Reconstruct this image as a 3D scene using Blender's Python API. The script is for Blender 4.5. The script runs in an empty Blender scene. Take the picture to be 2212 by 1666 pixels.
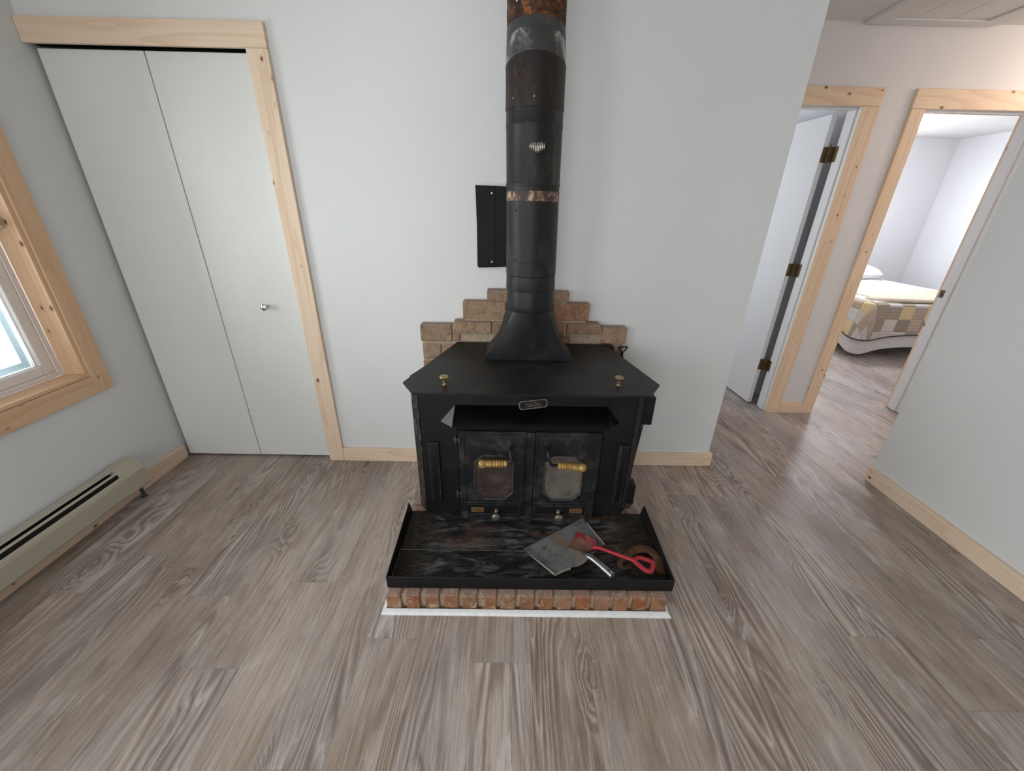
import bpy, bmesh, math, random
from mathutils import Vector, Matrix, noise as mnoise
random.seed(7)
SC = bpy.context.scene
COL = SC.collection
PI = math.pi

# ------------------------------------------------------------------ camera
F_PX = 850.4
cam_d = bpy.data.cameras.new('camera')
cam_d.sensor_fit = 'HORIZONTAL'; cam_d.sensor_width = 36.0
cam_d.lens = F_PX / 2212.0 * 36.0
cam_d.clip_start = 0.05; cam_d.clip_end = 60
cam = bpy.data.objects.new('camera', cam_d); COL.objects.link(cam)
yaw, pitch, roll = math.radians(0.5446), math.radians(-24.4205), math.radians(1.2157)
fw = Vector((math.sin(yaw)*math.cos(pitch), math.cos(yaw)*math.cos(pitch), math.sin(pitch)))
rt = Vector((math.cos(yaw), -math.sin(yaw), 0)); up = rt.cross(fw)
r2 = math.cos(roll)*rt + math.sin(roll)*up
u2 = -math.sin(roll)*rt + math.cos(roll)*up
M = Matrix((r2, u2, -fw)).transposed().to_4x4()
M.translation = Vector((0.0355, -2.0531, 1.4561))
cam.matrix_world = M
SC.camera = cam

# ------------------------------------------------------------------ world + exposure
SC.view_settings.view_transform = 'Standard'
SC.view_settings.look = 'None'
SC.view_settings.gamma = 1.0
SC.view_settings.use_curve_mapping = False
SC.view_settings.exposure = 0.0
w = bpy.data.worlds.new('overcast_sky'); SC.world = w; w.use_nodes = True
w.node_tree.nodes['Background'].inputs[0].default_value = (0.86, 0.93, 1.0, 1)
w.node_tree.nodes['Background'].inputs[1].default_value = 1.6

# ------------------------------------------------------------------ daylight through the windows, lamps
def daylight(name, loc, direction, sx, sy, power, color=(0.955, 0.98, 1.0), spread=180):
    L = bpy.data.lights.new(name, 'AREA'); L.shape = 'RECTANGLE'
    L.size = sx; L.size_y = sy; L.energy = power; L.color = color
    L.spread = math.radians(spread)
    o = bpy.data.objects.new(name, L); COL.objects.link(o)
    o.location = loc
    o.rotation_euler = Vector(direction).to_track_quat('-Z', 'Y').to_euler()
    return o
daylight('daylight_left_window', (-2.22, -0.93, 1.36), (1, 0, -0.05), 1.30, 1.10, 34)
daylight('daylight_rear_window', (-0.7, -4.45, 1.35), (0, 1, -0.05), 1.9, 1.5, 29)
daylight('daylight_side_window', (-2.22, -3.15, 1.40), (1, 0, -0.05), 1.4, 1.5, 37)
daylight('daylight_bedroom_window', (4.35, 4.45, 1.45), (-0.10, -1, -0.12), 1.5, 1.2, 42, (0.84, 0.91, 1.0))
daylight('added_bedroom_side_light', (2.12, 3.70, 1.45), (1, 0, -0.05), 0.75, 1.2, 14, (0.90, 0.94, 1.0))  # added light that evens out the bedroom walls; no such window known
daylight('daylight_back_room', (.22, 1.75, 1.5), (1, 0, -0.05), 0.9, 1.0, 24, (0.84, 0.90, 1.0))

hl = bpy.data.lights.new('hall_lamp', 'POINT'); hl.energy = 17; hl.color = (1.0, .85, .76); hl.shadow_soft_size = .09
hlo = bpy.data.objects.new('hall_lamp', hl); COL.objects.link(hlo); hlo.location = (3.55, .27, 2.24)

# ------------------------------------------------------------------ mesh helpers
def mk(name, bm, mat, parent=None, origin=None, smooth=False, label=None, recalc=True):
    """link bm (world coordinates) as ONE object; origin = base point (children share the root's origin)"""
    if parent is not None:
        r = parent
        while r.parent is not None: r = r.parent
        origin = Vector(r['_o'])
    else:
        origin = Vector(origin or (0, 0, 0))
    if recalc: bmesh.ops.recalc_face_normals(bm, faces=bm.faces[:])
    for v in bm.verts: v.co -= origin
    me = bpy.data.meshes.new(name); bm.to_mesh(me); bm.free()
    if smooth:
        me.polygons.foreach_set('use_smooth', [True]*len(me.polygons))
        me.set_sharp_from_angle(angle=math.radians(38))
    for m_ in (mat if isinstance(mat, (list, tuple)) else [mat]): me.materials.append(m_)
    o = bpy.data.objects.new(name, me); COL.objects.link(o)
    if parent is not None: o.parent = parent
    else:
        o.location = origin; o['_o'] = tuple(origin)
    if label: o['label'] = label
    return o

def root(name, loc, label=None, cat=None, group=None, kind=None):
    o = bpy.data.objects.new(name, None); COL.objects.link(o)
    o.location = loc; o['_o'] = tuple(loc); o.empty_display_size = 0.05
    tag(o, label, cat, group, kind); return o
def tag(o, label=None, cat=None, group=None, kind=None):
    if label: o['label'] = label
    if cat: o['category'] = cat
    if group: o['group'] = group
    if kind: o['kind'] = kind
    return o

def B(): return bmesh.new()
def merge(bm, t):
    me = bpy.data.meshes.new('tmp'); t.to_mesh(me); t.free(); bm.from_mesh(me); bpy.data.meshes.remove(me)
def box(bm, lo, hi, bev=0.0, seg=2, mtx=None):
    t = bmesh.new(); bmesh.ops.create_cube(t, size=1)
    s = [hi[i]-lo[i] for i in range(3)]; c = [(hi[i]+lo[i])/2 for i in range(3)]
    for v in t.verts: v.co = Vector([v.co[i]*s[i]+c[i] for i in range(3)])
    if bev > 0:
        bmesh.ops.bevel(t, geom=t.edges[:], offset=min(bev, 0.49*min(s)), segments=seg, affect='EDGES', profile=0.5)
    if mtx is not None: t.transform(mtx)
    merge(bm, t); return bm
def prism(bm, pts, d0, d1, axis='y', bev=0.0):
    """polygon pts (a,b) extruded along axis: y -> (x,z), z -> (x,y), x -> (y,z)"""
    t = bmesh.new()
    def P(a, b, d):
        return Vector((a, d, b)) if axis == 'y' else Vector((a, b, d)) if axis == 'z' else Vector((d, a, b))
    v0 = [t.verts.new(P(a, b, d0)) for a, b in pts]; v1 = [t.verts.new(P(a, b, d1)) for a, b in pts]
    n = len(pts); t.faces.new(v0); t.faces.new(v1[::-1])
    for i in range(n): t.faces.new((v0[i], v0[(i+1) % n], v1[(i+1) % n], v1[i]))
    if bev: bmesh.ops.bevel(t, geom=t.edges[:], offset=bev, segments=2, affect='EDGES')
    merge(bm, t); return bm
def loft(bm, rings, closed=True, cap=True):
    vs = [[bm.verts.new(p) for p in r] for r in rings]
    n = len(rings[0])
    for a, b in zip(vs, vs[1:]):
        for i in range(n if closed else n-1):
            j = (i+1) % n
            bm.faces.new((a[i], a[j], b[j], b[i]))
    if cap and closed:
        bm.faces.new(vs[0][::-1]); bm.faces.new(vs[-1])
    return bm
def circ(c, r, axis=(0, 0, 1), n=32, ref=(1, 0, 0)):
    a = Vector(axis).normalized(); x = Vector(ref) - a*Vector(ref).dot(a)
    if x.length < 1e-4: x = Vector((0, 1, 0)) - a*a.y
    x.normalize(); y = a.cross(x); c = Vector(c)
    return [c + r*(math.cos(2*PI*i/n)*x + math.sin(2*PI*i/n)*y) for i in range(n)]
def lathe(bm, base, axis, prof, n=24):
    a = Vector(axis).normalized(); base = Vector(base)
    return loft(bm, [circ(base+a*h, max(r, 1e-4), a, n) for r, h in prof])
def tube(bm, pts, r, n=10, cap=True, flat=None):
    pts = [Vector(p) for p in pts]; rs = r if isinstance(r, (list, tuple)) else [r]*len(pts)
    rings = []; ref = None
    for i, p in enumerate(pts):
        d = (pts[min(i+1, len(pts)-1)] - pts[max(i-1, 0)]).normalized()
        if ref is None:
            ref = Vector((0, 0, 1)) if abs(d.z) < .9 else Vector((1, 0, 0))
        ref = (ref - d*ref.dot(d)).normalized(); y = d.cross(ref)
        fx, fy = flat or (1, 1)
        rings.append([p + rs[i]*(math.cos(2*PI*k/n)*ref*fx + math.sin(2*PI*k/n)*y*fy) for k in range(n)])
    return loft(bm, rings, cap=cap)
def spline(pts, k=6):
    pts = [Vector(p) for p in pts]; out = []
    for i in range(len(pts)-1):
        p0 = pts[max(i-1, 0)]; p1 = pts[i]; p2 = pts[i+1]; p3 = pts[min(i+2, len(pts)-1)]
        for s in range(k):
            t = s/k
            out.append(0.5*((2*p1) + (-p0+p2)*t + (2*p0-5*p1+4*p2-p3)*t*t + (-p0+3*p1-3*p2+p3)*t**3))
    out.append(pts[-1]); return out
def rot_to(o, ang, c, axis='Z'):
    return Matrix.Translation(c) @ Matrix.Rotation(ang, 4, axis) @ Matrix.Translation(-Vector(c))

# ------------------------------------------------------------------ material helpers
class G:
    def __init__(s, name):
        s.mat = bpy.data.materials.new(name); s.mat.use_nodes = True
        s.nt = s.mat.node_tree; s.nt.nodes.clear()
        s.out = s.nt.nodes.new('ShaderNodeOutputMaterial')
        s.b = s.nt.nodes.new('ShaderNodeBsdfPrincipled')
        s.nt.links.new(s.b.outputs[0], s.out.inputs[0])
    def n(s, t, **kw):
        nd = s.nt.nodes.new(t)
        for k, v in kw.items(): setattr(nd, k, v)
        return nd
    def put(s, sock, v):
        if hasattr(v, 'is_output') or isinstance(v, bpy.types.NodeSocket): s.nt.links.new(v, sock)
        elif isinstance(v, (tuple, list)) and len(v) == 3 and len(getattr(sock, 'default_value', (0, 0, 0))) == 4: sock.default_value = (*v, 1)
        else: sock.default_value = v
    def m(s, op, a, b=None, c=None, clamp=False):
        nd = s.n('ShaderNodeMath', operation=op, use_clamp=clamp)
        for i, v in enumerate((a, b, c)):
            if v is not None: s.put(nd.inputs[i], v)
        return nd.outputs[0]
    def coord(s, kind='Object'): return s.n('ShaderNodeTexCoord').outputs[kind]
    def xyz(s, v):
        nd = s.n('ShaderNodeSeparateXYZ'); s.put(nd.inputs[0], v); return nd.outputs
    def comb(s, x, y, z):
        nd = s.n('ShaderNodeCombineXYZ')
        for i, v in enumerate((x, y, z)): s.put(nd.inputs[i], v)
        return nd.outputs[0]
    def scale(s, v, k, off=(0, 0, 0)):
        nd = s.n('ShaderNodeMapping'); s.put(nd.inputs[0], v)
        nd.inputs['Scale'].default_value = k; nd.inputs['Location'].default_value = off
        return nd.outputs[0]
    def noise(s, v, sc=5, det=3, rough=.5, dist=0, col=False):
        nd = s.n('ShaderNodeTexNoise'); s.put(nd.inputs['Vector'], v)
        nd.inputs['Scale'].default_value = sc; nd.inputs['Detail'].default_value = det
        nd.inputs['Roughness'].default_value = rough; nd.inputs['Distortion'].default_value = dist
        return nd.outputs[1 if col else 0]
    def vor(s, v, sc=5, feature='F1', rnd=1.0):
        nd = s.n('ShaderNodeTexVoronoi', feature=feature); s.put(nd.inputs['Vector'], v)
        nd.inputs['Scale'].default_value = sc; nd.inputs['Randomness'].default_value = rnd
        return nd.outputs
    def white(s, v):
        nd = s.n('ShaderNodeTexWhiteNoise'); s.put(nd.inputs['Vector'], v); return nd.outputs
    def ramp(s, f, stops, interp='LINEAR'):
        nd = s.n('ShaderNodeValToRGB'); s.put(nd.inputs[0], f); r = nd.color_ramp; r.interpolation = interp
        while len(r.elements) < len(stops): r.elements.new(0.5)
        for e, (p, c) in zip(r.elements, stops):
            e.position = p; e.color = (*c, 1) if isinstance(c, (tuple, list)) else (c, c, c, 1)
        return nd.outputs[0]
    def mix(s, f, a, b, blend='MIX'):
        nd = s.n('ShaderNodeMix', data_type='RGBA', blend_type=blend)
        s.put(nd.inputs[0], f); s.put(nd.inputs[6], a); s.put(nd.inputs[7], b); return nd.outputs[2]
    def smooth(s, v, a, b, lo=0., hi=1.):
        nd = s.n('ShaderNodeMapRange', interpolation_type='SMOOTHSTEP'); s.put(nd.inputs[0], v)
        for i, q in enumerate((a, b, lo, hi)): nd.inputs[i+1].default_value = q
        return nd.outputs[0]
    def bump(s, h, strength=.2, dist=.01):
        nd = s.n('ShaderNodeBump'); s.put(nd.inputs['Height'], h)
        nd.inputs['Strength'].default_value = strength; nd.inputs['Distance'].default_value = dist
        s.nt.links.new(nd.outputs[0], s.b.inputs['Normal'])
    def set(s, **kw):
        names = dict(color='Base Color', rough='Roughness', metal='Metallic', spec='Specular IOR Level', emit='Emission Color', es='Emission Strength', coat='Coat Weight', croug='Coat Roughness', sheen='Sheen Weight')
        for k, v in kw.items(): s.put(s.b.inputs[names[k]], v)
        return s.mat
def lin(r, g, b):
    f = lambda c: (c/255/12.92) if c/255 <= .04045 else ((c/255+.055)/1.055)**2.4
    return (f(r), f(g), f(b))

def paint(name, col, rough=.55, bump=.04, sc=180, spec=.4):
    g = G(name); c = g.coord(); 
    big = g.noise(c, 1.3, 2)
    g.bump(g.noise(c, sc, 3), bump, .002)
    return g.set(color=g.mix(g.smooth(big, .3, .7), col, tuple(x*.975 for x in col)), rough=rough, spec=spec)
M_WALL = paint('wall_paint', (0.735, 0.74, 0.73), .6)
M_HALLWALL = paint('hall_wall_lamplit_paint', (0.74, 0.70, 0.68), .6)  # white wall, with the warm lamplight tint put into its base colour
M_CEIL = paint('ceiling_paint', (0.74, 0.72, 0.70), .7, .08, 90)
M_BEDWALL = paint('bedroom_wall_paint', (0.74, 0.74, 0.75), .6)
M_WHITE = paint('white_gloss_trim', (0.80, 0.80, 0.79), .3, .03, 60)
M_HATCH = paint('hatch_paint', (0.72, 0.70, 0.67), .6)

def closet_mat():
    g = G('embossed_white_door'); c = g.coord()
    d = g.noise(g.scale(c, (9, 1, .9)), 1.6, 3, .5, .4)
    lines = g.m('SINE', g.m('MULTIPLY', d, 150.0))
    fine = g.noise(g.scale(c, (240, 1, 6)), 1, 2)
    g.bump(g.m('ADD', g.m('MULTIPLY', lines, .5), fine), .10, .002)
    return g.set(color=(0.76, 0.765, 0.74), rough=.27, spec=.65)
M_CLOSET = closet_mat()

def pine_mat(name, axis, tint=(1, 1, 1), seed=0.0):
    """pale knotty pine, grain along axis"""
    g = G(name); c = g.coord()
    k = [14., 14., 14.]; k[axis] = 1.1
    kk = [60., 60., 60.]; kk[axis] = 1.6
    off = (seed, seed*1.7, seed*.6)
    kv = [1., 1., 1.]; kv[axis] = .6
    vv = g.vor(g.scale(c, tuple(kv), off), 18.0)
    dist, vcol = vv[0], vv[1]
    vr = g.xyz(vcol)
    size = g.m('MULTIPLY_ADD', vr[1], .10, .04)
    isk = g.m('GREATER_THAN', vr[0], .12)
    knot = g.m('MULTIPLY', isk, g.m('SUBTRACT', 1.0, g.smooth(g.m('DIVIDE', dist, size), .55, 1.15)))
    halo = g.m('MULTIPLY', isk, g.m('SUBTRACT', 1.0, g.smooth(g.m('DIVIDE', dist, size), .8, 2.0)))
    low = g.noise(g.scale(c, tuple(x*.42 for x in k), off), 1.0, 2, .5, .3)
    low = g.m('ADD', low, g.m('MULTIPLY', halo, .12))
    rings = g.m('FRACT', g.m('MULTIPLY', low, 11.0))
    rings = g.smooth(rings, .45, 1.0)
    fine = g.noise(g.scale(c, tuple(kk), off), 1.0, 3, .6)
    A = tuple(a*b for a, b in zip((.82, .645, .485), tint)); Bc = tuple(a*b for a, b in zip((.70, .475, .315), tint))
    col = g.mix(g.m('MULTIPLY', rings, .50), A, Bc)
    col = g.mix(g.m('MULTIPLY', g.smooth(fine, .45, .75), .25), col, tuple(x*.82 for x in Bc))
    col = g.mix(g.m('MULTIPLY', halo, .42), col, tuple(a*b for a, b in zip((.50, .27, .13), tint)))
    col = g.mix(knot, col, (.12, .05, .022))
    g.bump(fine, .06, .002)
    return g.set(color=col, rough=.5, spec=.35)
PX = pine_mat('pine_along_x', 0, seed=1.3); PY = pine_mat('pine_along_y', 1, seed=4.1); PZ = pine_mat('pine_along_z', 2, seed=2.2)
WX = pine_mat('warm_pine_x', 0, (.90, .78, .66), 7.7); WY = pine_mat('warm_pine_y', 1, (.90, .76, .63), 5.5); WZ = pine_mat('warm_pine_z', 2, (.90, .76, .63), 9.1)
HX = pine_mat('hall_pine_x', 0, (1.0, .95, .88), 3.7); HZ = pine_mat('hall_pine_z', 2, (1.0, .95, .88), 6.4)

def floor_mat():
    g = G('grey_oak_planks'); c = g.coord(); x, y, z = g.xyz(c)
    u = g.m('DIVIDE', g.m('ADD', x, .87), .2); idx = g.m('FLOOR', u); fx = g.m('FRACT', u)
    r1 = g.white(g.comb(idx, 3.3, 1.1))[0]
    v = g.m('DIVIDE', g.m('ADD', y, g.m('MULTIPLY', r1, 1.22)), 1.22); jd = g.m('FLOOR', v); fy = g.m('FRACT', v)
    rc = g.xyz(g.white(g.comb(idx, jd, 5.7))[1])
    lx = g.m('SUBTRACT', x, g.m('MULTIPLY', g.m('ADD', idx, .5), .2))
    P = g.comb(g.m('ADD', lx, g.m('MULTIPLY', rc[0], 9.0)), g.m('ADD', y, g.m('MULTIPLY', rc[1], 17.0)), g.m('MULTIPLY', rc[2], 6.0))
    # knots
    kn = g.noise(g.scale(P, (22, 10, 1)), 1, 3, .6)
    kv = g.vor(g.scale(g.comb(*[g.xyz(P)[0], g.xyz(P)[1], 0.0]), (1, .42, 1)), 5.2)
    kr = g.xyz(kv[1]); isk = g.m('GREATER_THAN', kr[0], .40)
    kd = g.m('ADD', kv[0], g.m('MULTIPLY', g.m('SUBTRACT', kn, .5), .16))
    knot = g.m('MULTIPLY', isk, g.m('SUBTRACT', 1.0, g.smooth(kd, .01, .085)))
    halo = g.m('MULTIPLY', isk, g.m('SUBTRACT', 1.0, g.smooth(kd, .03, .40)))
    # growth lines = contour lines of a stretched noise, bent round the knots
    low = g.noise(g.scale(P, (6.0, .60, 1)), 1.0, 1.0, .4, .2)
    low = g.m('ADD', low, g.m('MULTIPLY', halo, .16))
    wob = g.noise(g.scale(P, (45, 6, 1)), 1.0, 3, .6)
    ph = g.m('FRACT', g.m('ADD', g.m('MULTIPLY', low, 25.0), g.m('MULTIPLY', wob, .60)))
    line = g.smooth(g.m('ABSOLUTE', g.m('SUBTRACT', ph, .5)), .03, .30, 1.0, 0.0)
    amt = g.smooth(g.noise(g.scale(P, (5, .8, 1), (3, 8, 0)), 1.0, 2), .44, .62)
    amt = g.m('MAXIMUM', amt, g.m('MULTIPLY', halo, .9))
    fine = g.noise(g.scale(P, (230, 7, 1)), 1.0, 4, .7)
    fine2 = g.noise(g.scale(P, (70, 2.4, 1), (2, 4, 0)), 1.0, 4, .65, .3)
    tone = g.noise(g.scale(P, (5, 1.5, 1), (7, 1, 0)), 1.0, 4, .55, .5)
    hue = g.noise(g.scale(P, (4, 1.2, 1), (11, 5, 2)), 1.0, 2, .5)
    blot = g.noise(g.scale(P, (11, 5, 1), (1, 9, 3)), 1.0, 4, .6, .6)
    warm = g.ramp(tone, [(.30, (.30, .235, .185)), (.5, (.425, .350, .288)), (.72, (.53, .455, .39))])
    grey = g.ramp(tone, [(.30, (.305, .262, .240)), (.5, (.425, .378, .352)), (.72, (.53, .487, .455))])
    col = g.mix(g.smooth(hue, .40, .62), warm, grey)
    col = g.mix(g.m('MULTIPLY', g.smooth(blot, .54, .72), .45), col, (.62, .565, .51))
    col = g.mix(g.m('MULTIPLY', g.smooth(blot, .46, .28), .40), col, g.mix(1.0, col, (.60, .55, .53), 'MULTIPLY'))
    col = g.mix(g.m('MULTIPLY', g.smooth(fine2, .42, .72), .60), col, g.mix(1.0, col, (.58, .54, .52), 'MULTIPLY'))
    dk = g.m('MULTIPLY', g.m('MULTIPLY', line, amt), .62)
    col = g.mix(dk, col, (.155, .110, .098))
    lt = g.m('MULTIPLY', g.m('MULTIPLY', g.smooth(ph, .76, .97), amt), .45)
    col = g.mix(lt, col, (.70, .66, .62))
    col = g.mix(g.m('MULTIPLY', g.smooth(fine, .40, .66), .58), col, g.mix(1.0, col, (.60, .58, .56), 'MULTIPLY'))
    lf = g.smooth(g.noise(g.scale(P, (120, 2.6, 1), (4, 4, 8)), 1.0, 4, .7, .2), .56, .70)
    col = g.mix(g.m('MULTIPLY', lf, .38), col, (.68, .63, .575))
    df = g.smooth(g.noise(g.scale(P, (150, 3.5, 1), (9, 2, 8)), 1.0, 4, .7, .2), .58, .70)
    col = g.mix(g.m('MULTIPLY', df, .45), col, (.17, .125, .105))
    fleck = g.m('MULTIPLY', g.m('MULTIPLY', halo, g.smooth(g.noise(g.scale(P, (14, 34, 1), (2, 2, 2)), 1.0, 3, .6, .8), .60, .70)), .55)
    col = g.mix(fleck, col, (.72, .68, .64))
    col = g.mix(g.m('MULTIPLY', halo, .40), col, g.mix(1.0, col, (.58, .54, .52), 'MULTIPLY'))
    col = g.mix(g.m('MULTIPLY', knot, .80), col, (.075, .062, .058))
    col = g.mix(1.0, col, g.ramp(rc[2], [(0, (.95, .93, .92)), (1, (1.06, 1.05, 1.05))]), 'MULTIPLY')
    ex = g.m('MINIMUM', fx, g.m('SUBTRACT', 1.0, fx)); ey = g.m('MINIMUM', fy, g.m('SUBTRACT', 1.0, fy))
    seam = g.m('MAXIMUM', g.smooth(ex, .002, .009, 1., 0.), g.smooth(ey, .0004, .0014, 1., 0.))
    col = g.mix(g.m('MULTIPLY', seam, .28), col, (.08, .066, .06))
    h = g.m('SUBTRACT', g.m('MULTIPLY', fine, .35), g.m('MULTIPLY', seam, 1.0))
    g.bump(h, .10, .003)
    rough = g.m('MULTIPLY_ADD', fine2, .16, .33)
    return g.set(color=col, rough=rough, spec=.45)
M_FLOOR = floor_mat()

def metal_paint(name, base, dusty, amount=.5, rough=.48, sc=6, bump=.08, rust=0.0, spec=.28, stretch=(1, 1, 1)):
    g = G(name); c = g.coord()
    n1 = g.noise(g.scale(c, stretch), sc, 5, .6, .4); n2 = g.noise(c, sc*9, 4, .65)
    f = g.m('MULTIPLY', g.smooth(g.m('ADD', g.m('MULTIPLY', n1, .75), g.m('MULTIPLY', n2, .25)), .46, .72), amount)
    col = g.mix(f, base, dusty)
    if rust:
        r = g.m('MULTIPLY', g.smooth(g.noise(g.scale(c, stretch, (5, 2, 7)), sc*1.3, 6, .7), 1-rust, 1-rust+.16), .85)
        col = g.mix(r, col, g.ramp(g.noise(c, 60, 4), [(.3, (.03, .012, .006)), (.55, (.12, .042, .015)), (.75, (.25, .10, .035))]))
    g.bump(n2, bump, .003)
    return g.set(color=col, rough=g.m('MULTIPLY_ADD', n1, .25, rough-.12), spec=spec)
M_STOVE = metal_paint('black_stove_paint', (.007, .007, .008), (.022, .020, .019), .6, .50)
M_LID = metal_paint('worn_black_lid', (.010, .0095, .009), (.036, .032, .027), .8, .46, 7, .06)
M_HOOD = metal_paint('black_hood', (.005, .005, .006), (.009, .009, .010), .4, .24, 5, .02, spec=.6)
M_DOORIRON = metal_paint('cast_door_iron', (.011, .0115, .013), (.080, .073, .066), .75, .47, 9, .10)
M_PIPE = metal_paint('black_stove_pipe', (.010, .0095, .009), (.050, .044, .039), .85, .45, 9, .08, rust=.30, stretch=(2.2, 2.2, .6))
M_PIPEBROWN = metal_paint('scorched_brown_pipe', (.013, .009, .008), (.055, .030, .021), .9, .5, 8, .08, rust=.42, stretch=(2.2, 2.2, .7))
M_BOOT = metal_paint('black_boot_paint', (.009, .0095, .011), (.030, .030, .031), .7, .42, 8, .05)
M_DARK = metal_paint('black_void', (.004, .004, .004), (.008, .008, .008), .3, .8)
M_PLATE = metal_paint('black_wall_shield', (.003, .003, .0033), (.008, .0075, .007), .4, .42, spec=.15)

def rust_mat():
    g = G('rusty_flaking_steel'); c = g.coord()
    n = g.noise(c, 22, 6, .72, .6); big = g.noise(g.scale(c, (1.5, 1.5, .8)), 9, 3)
    col = g.ramp(n, [(.34, (.010, .008, .007)), (.48, (.036, .016, .009)), (.57, (.14, .048, .016)), (.66, (.28, .115, .045)), (.76, (.07, .05, .04))])
    col = g.mix(g.smooth(big, .50, .64), col, (.030, .026, .025))
    g.bump(n, .5, .004)
    return g.set(color=col, rough=.75, spec=.3)
M_RUST = rust_mat()
def band_mat():
    g = G('flaking_rust_band'); c = g.coord()
    n = g.noise(g.scale(c, (1, 1, .8)), 45, 5, .7, .8); b = g.noise(c, 13, 2)
    col = g.ramp(n, [(.36, (.018, .014, .012)), (.46, (.13, .070, .042)), (.55, (.30, .205, .135)), (.64, (.55, .44, .34)), (.75, (.06, .03, .02))])
    col = g.mix(g.smooth(b, .47, .60), col, (.05, .036, .030))
    g.bump(n, .8, .004)
    return g.set(color=col, rough=.6, spec=.4)
M_BAND = band_mat()
def silver_mat():
    g = G('burnished_silver_elbow'); c = g.coord()
    n = g.noise(c, 16, 6, .72, 1.2); b = g.noise(c, 7, 3, .5, .4)
    col = g.ramp(n, [(.36, (.045, .044, .044)), (.50, (.13, .125, .122)), (.58, (.34, .33, .33)), (.66, (.50, .46, .38)), (.75, (.10, .09, .085))])
    col = g.mix(g.smooth(b, .42, .54), (.052, .051, .050), col)
    g.bump(n, .3, .002)
    return g.set(color=col, rough=.42, metal=.35)
M_SILVER = silver_mat()

def brick_mat(name, pale=.35, red=0):
    g = G(name); c = g.coord()
    rnd = g.n('ShaderNodeNewGeometry').outputs['Random Per Island']
    base = g.ramp(rnd, [(0, (.37, .205, .125)), (.2, (.42, .31, .21)), (.4, (.45, .245, .155)), (.6, (.36, .26, .18)), (.8, (.49, .31, .215)), (1, (.40, .195, .115))])
    if red: base = g.ramp(rnd, [(0, (.34, .145, .070)), (.2, (.40, .20, .105)), (.4, (.30, .145, .085)), (.6, (.42, .235, .14)), (.8, (.36, .13, .055)), (1, (.33, .19, .12))])
    n1 = g.noise(c, 28, 5, .65, .5); n2 = g.noise(c, 170, 3, .7)
    col = g.mix(g.smooth(n1, .40, .70), base, g.mix(1.0, base, (.66, .60, .56), 'MULTIPLY'))
    smear = g.m('MULTIPLY', g.smooth(g.noise(g.scale(c, (1, 1, 1), (4, 8, 1)), 20, 6, .72, 1.0), .53, .62), pale)
    col = g.mix(smear, col, (.56, .45, .32))
    col = g.mix(g.m('MULTIPLY', g.smooth(n2, .55, .75), .35), col, (.14, .085, .055))
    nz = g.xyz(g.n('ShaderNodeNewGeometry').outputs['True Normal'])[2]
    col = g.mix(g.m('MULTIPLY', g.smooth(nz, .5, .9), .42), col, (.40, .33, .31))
    g.bump(g.m('ADD', n1, g.m('MULTIPLY', n2, .9)), .9, .008)
    return g.set(color=col, rough=.9, spec=.2)
M_BRICK = brick_mat('used_red_brick', .35); M_BRICKH = brick_mat('hearth_red_brick', .8, 1)
def mortar_mat():
    g = G('sandy_mortar'); c = g.coord(); n = g.noise(c, 60, 5, .7)
    g.bump(n, .6, .006)
    return g.set(color=g.ramp(n, [(.3, (.36, .27, .19)), (.7, (.54, .44, .33))]), rough=.95, spec=.1)
M_MORTAR = mortar_mat()

def pan_mat(name, brown, off):
    g = G(name); c = g.coord(); x, y, z = g.xyz(c)
    n = g.noise(g.scale(c, (.8, 3.0, 1), off), 8, 9, .72, .9); f = g.noise(g.scale(c, (.7, 2.2, 1)), 50, 6, .75, .6)
    b = g.noise(g.scale(c, (1, 2.0, 1), off), 4.2, 3, .5)
    n = g.m('ADD', g.m('MULTIPLY', n, .76), g.m('MULTIPLY', f, .24))
    col = g.ramp(n, [(.40, (.005, .005, .006)), (.49, (.014, .014, .0155)), (.56, (.060, .060, .060)), (.64, (.155, .148, .138)), (.74, (.25, .235, .215))])
    edge = g.smooth(g.m('ADD', g.m('ABSOLUTE', x), g.m('MULTIPLY', b, .10)), .43, .54)
    col = g.mix(g.m('MULTIPLY', g.smooth(b, .46, .60), brown), col, g.mix(g.smooth(n, .40, .64), (.034, .021, .016), (.15, .108, .082)))
    col = g.mix(edge, col, g.mix(g.smooth(f, .45, .65), (.010, .008, .006), (.050, .034, .022)))
    g.bump(f, .25, .003)
    return g.set(color=col, rough=.55, spec=.2)
M_PAN = pan_mat('ash_stained_black_pan', .15, (0, 0, 0)); M_PAN2 = pan_mat('ash_and_rust_stained_pan', .75, (3, 1, 0))
def simple(name, col, rough=.4, metal=0., spec=.5, bump=0, sc=60, var=.12):
    g = G(name); c = g.coord(); n = g.noise(c, sc, 4, .6)
    if bump: g.bump(n, bump, .002)
    return g.set(color=g.mix(g.smooth(n, .3, .7), col, tuple(x*(1-var) for x in col)), rough=rough, metal=metal, spec=spec)
M_BRASS = simple('aged_brass', (.42, .30, .15), .32, .9, var=.35, sc=40)
M_GRIP = simple('golden_turned_wood', (.50, .30, .085), .30, .15, .6, .1, 50, .45)
M_PEWTER = simple('pewter_knob', (.30, .25, .20), .38, .7, var=.35)
M_NICKEL = simple('nickel_wire', (.62, .58, .50), .28, .85, var=.3)
M_CHROME = simple('brushed_nickel', (.72, .71, .68), .22, .95, var=.05)
M_BRONZE = simple('dark_bronze_hinge', (.20, .125, .055), .38, .6, var=.4)
M_BLACKHANDLE = simple('black_bent_rod', (.012, .012, .013), .32, .2)
M_GREYIRON = simple('worn_grey_iron', (.12, .115, .11), .45, .5, var=.5)
M_VENTDARK = simple('dark_louvre', (.004, .004, .0045), .5)
M_CORD = simple('black_rubber_cord', (.010, .010, .010), .5)
M_SKIRT = simple('white_quarter_round', (.80, .80, .80), .35)
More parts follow.
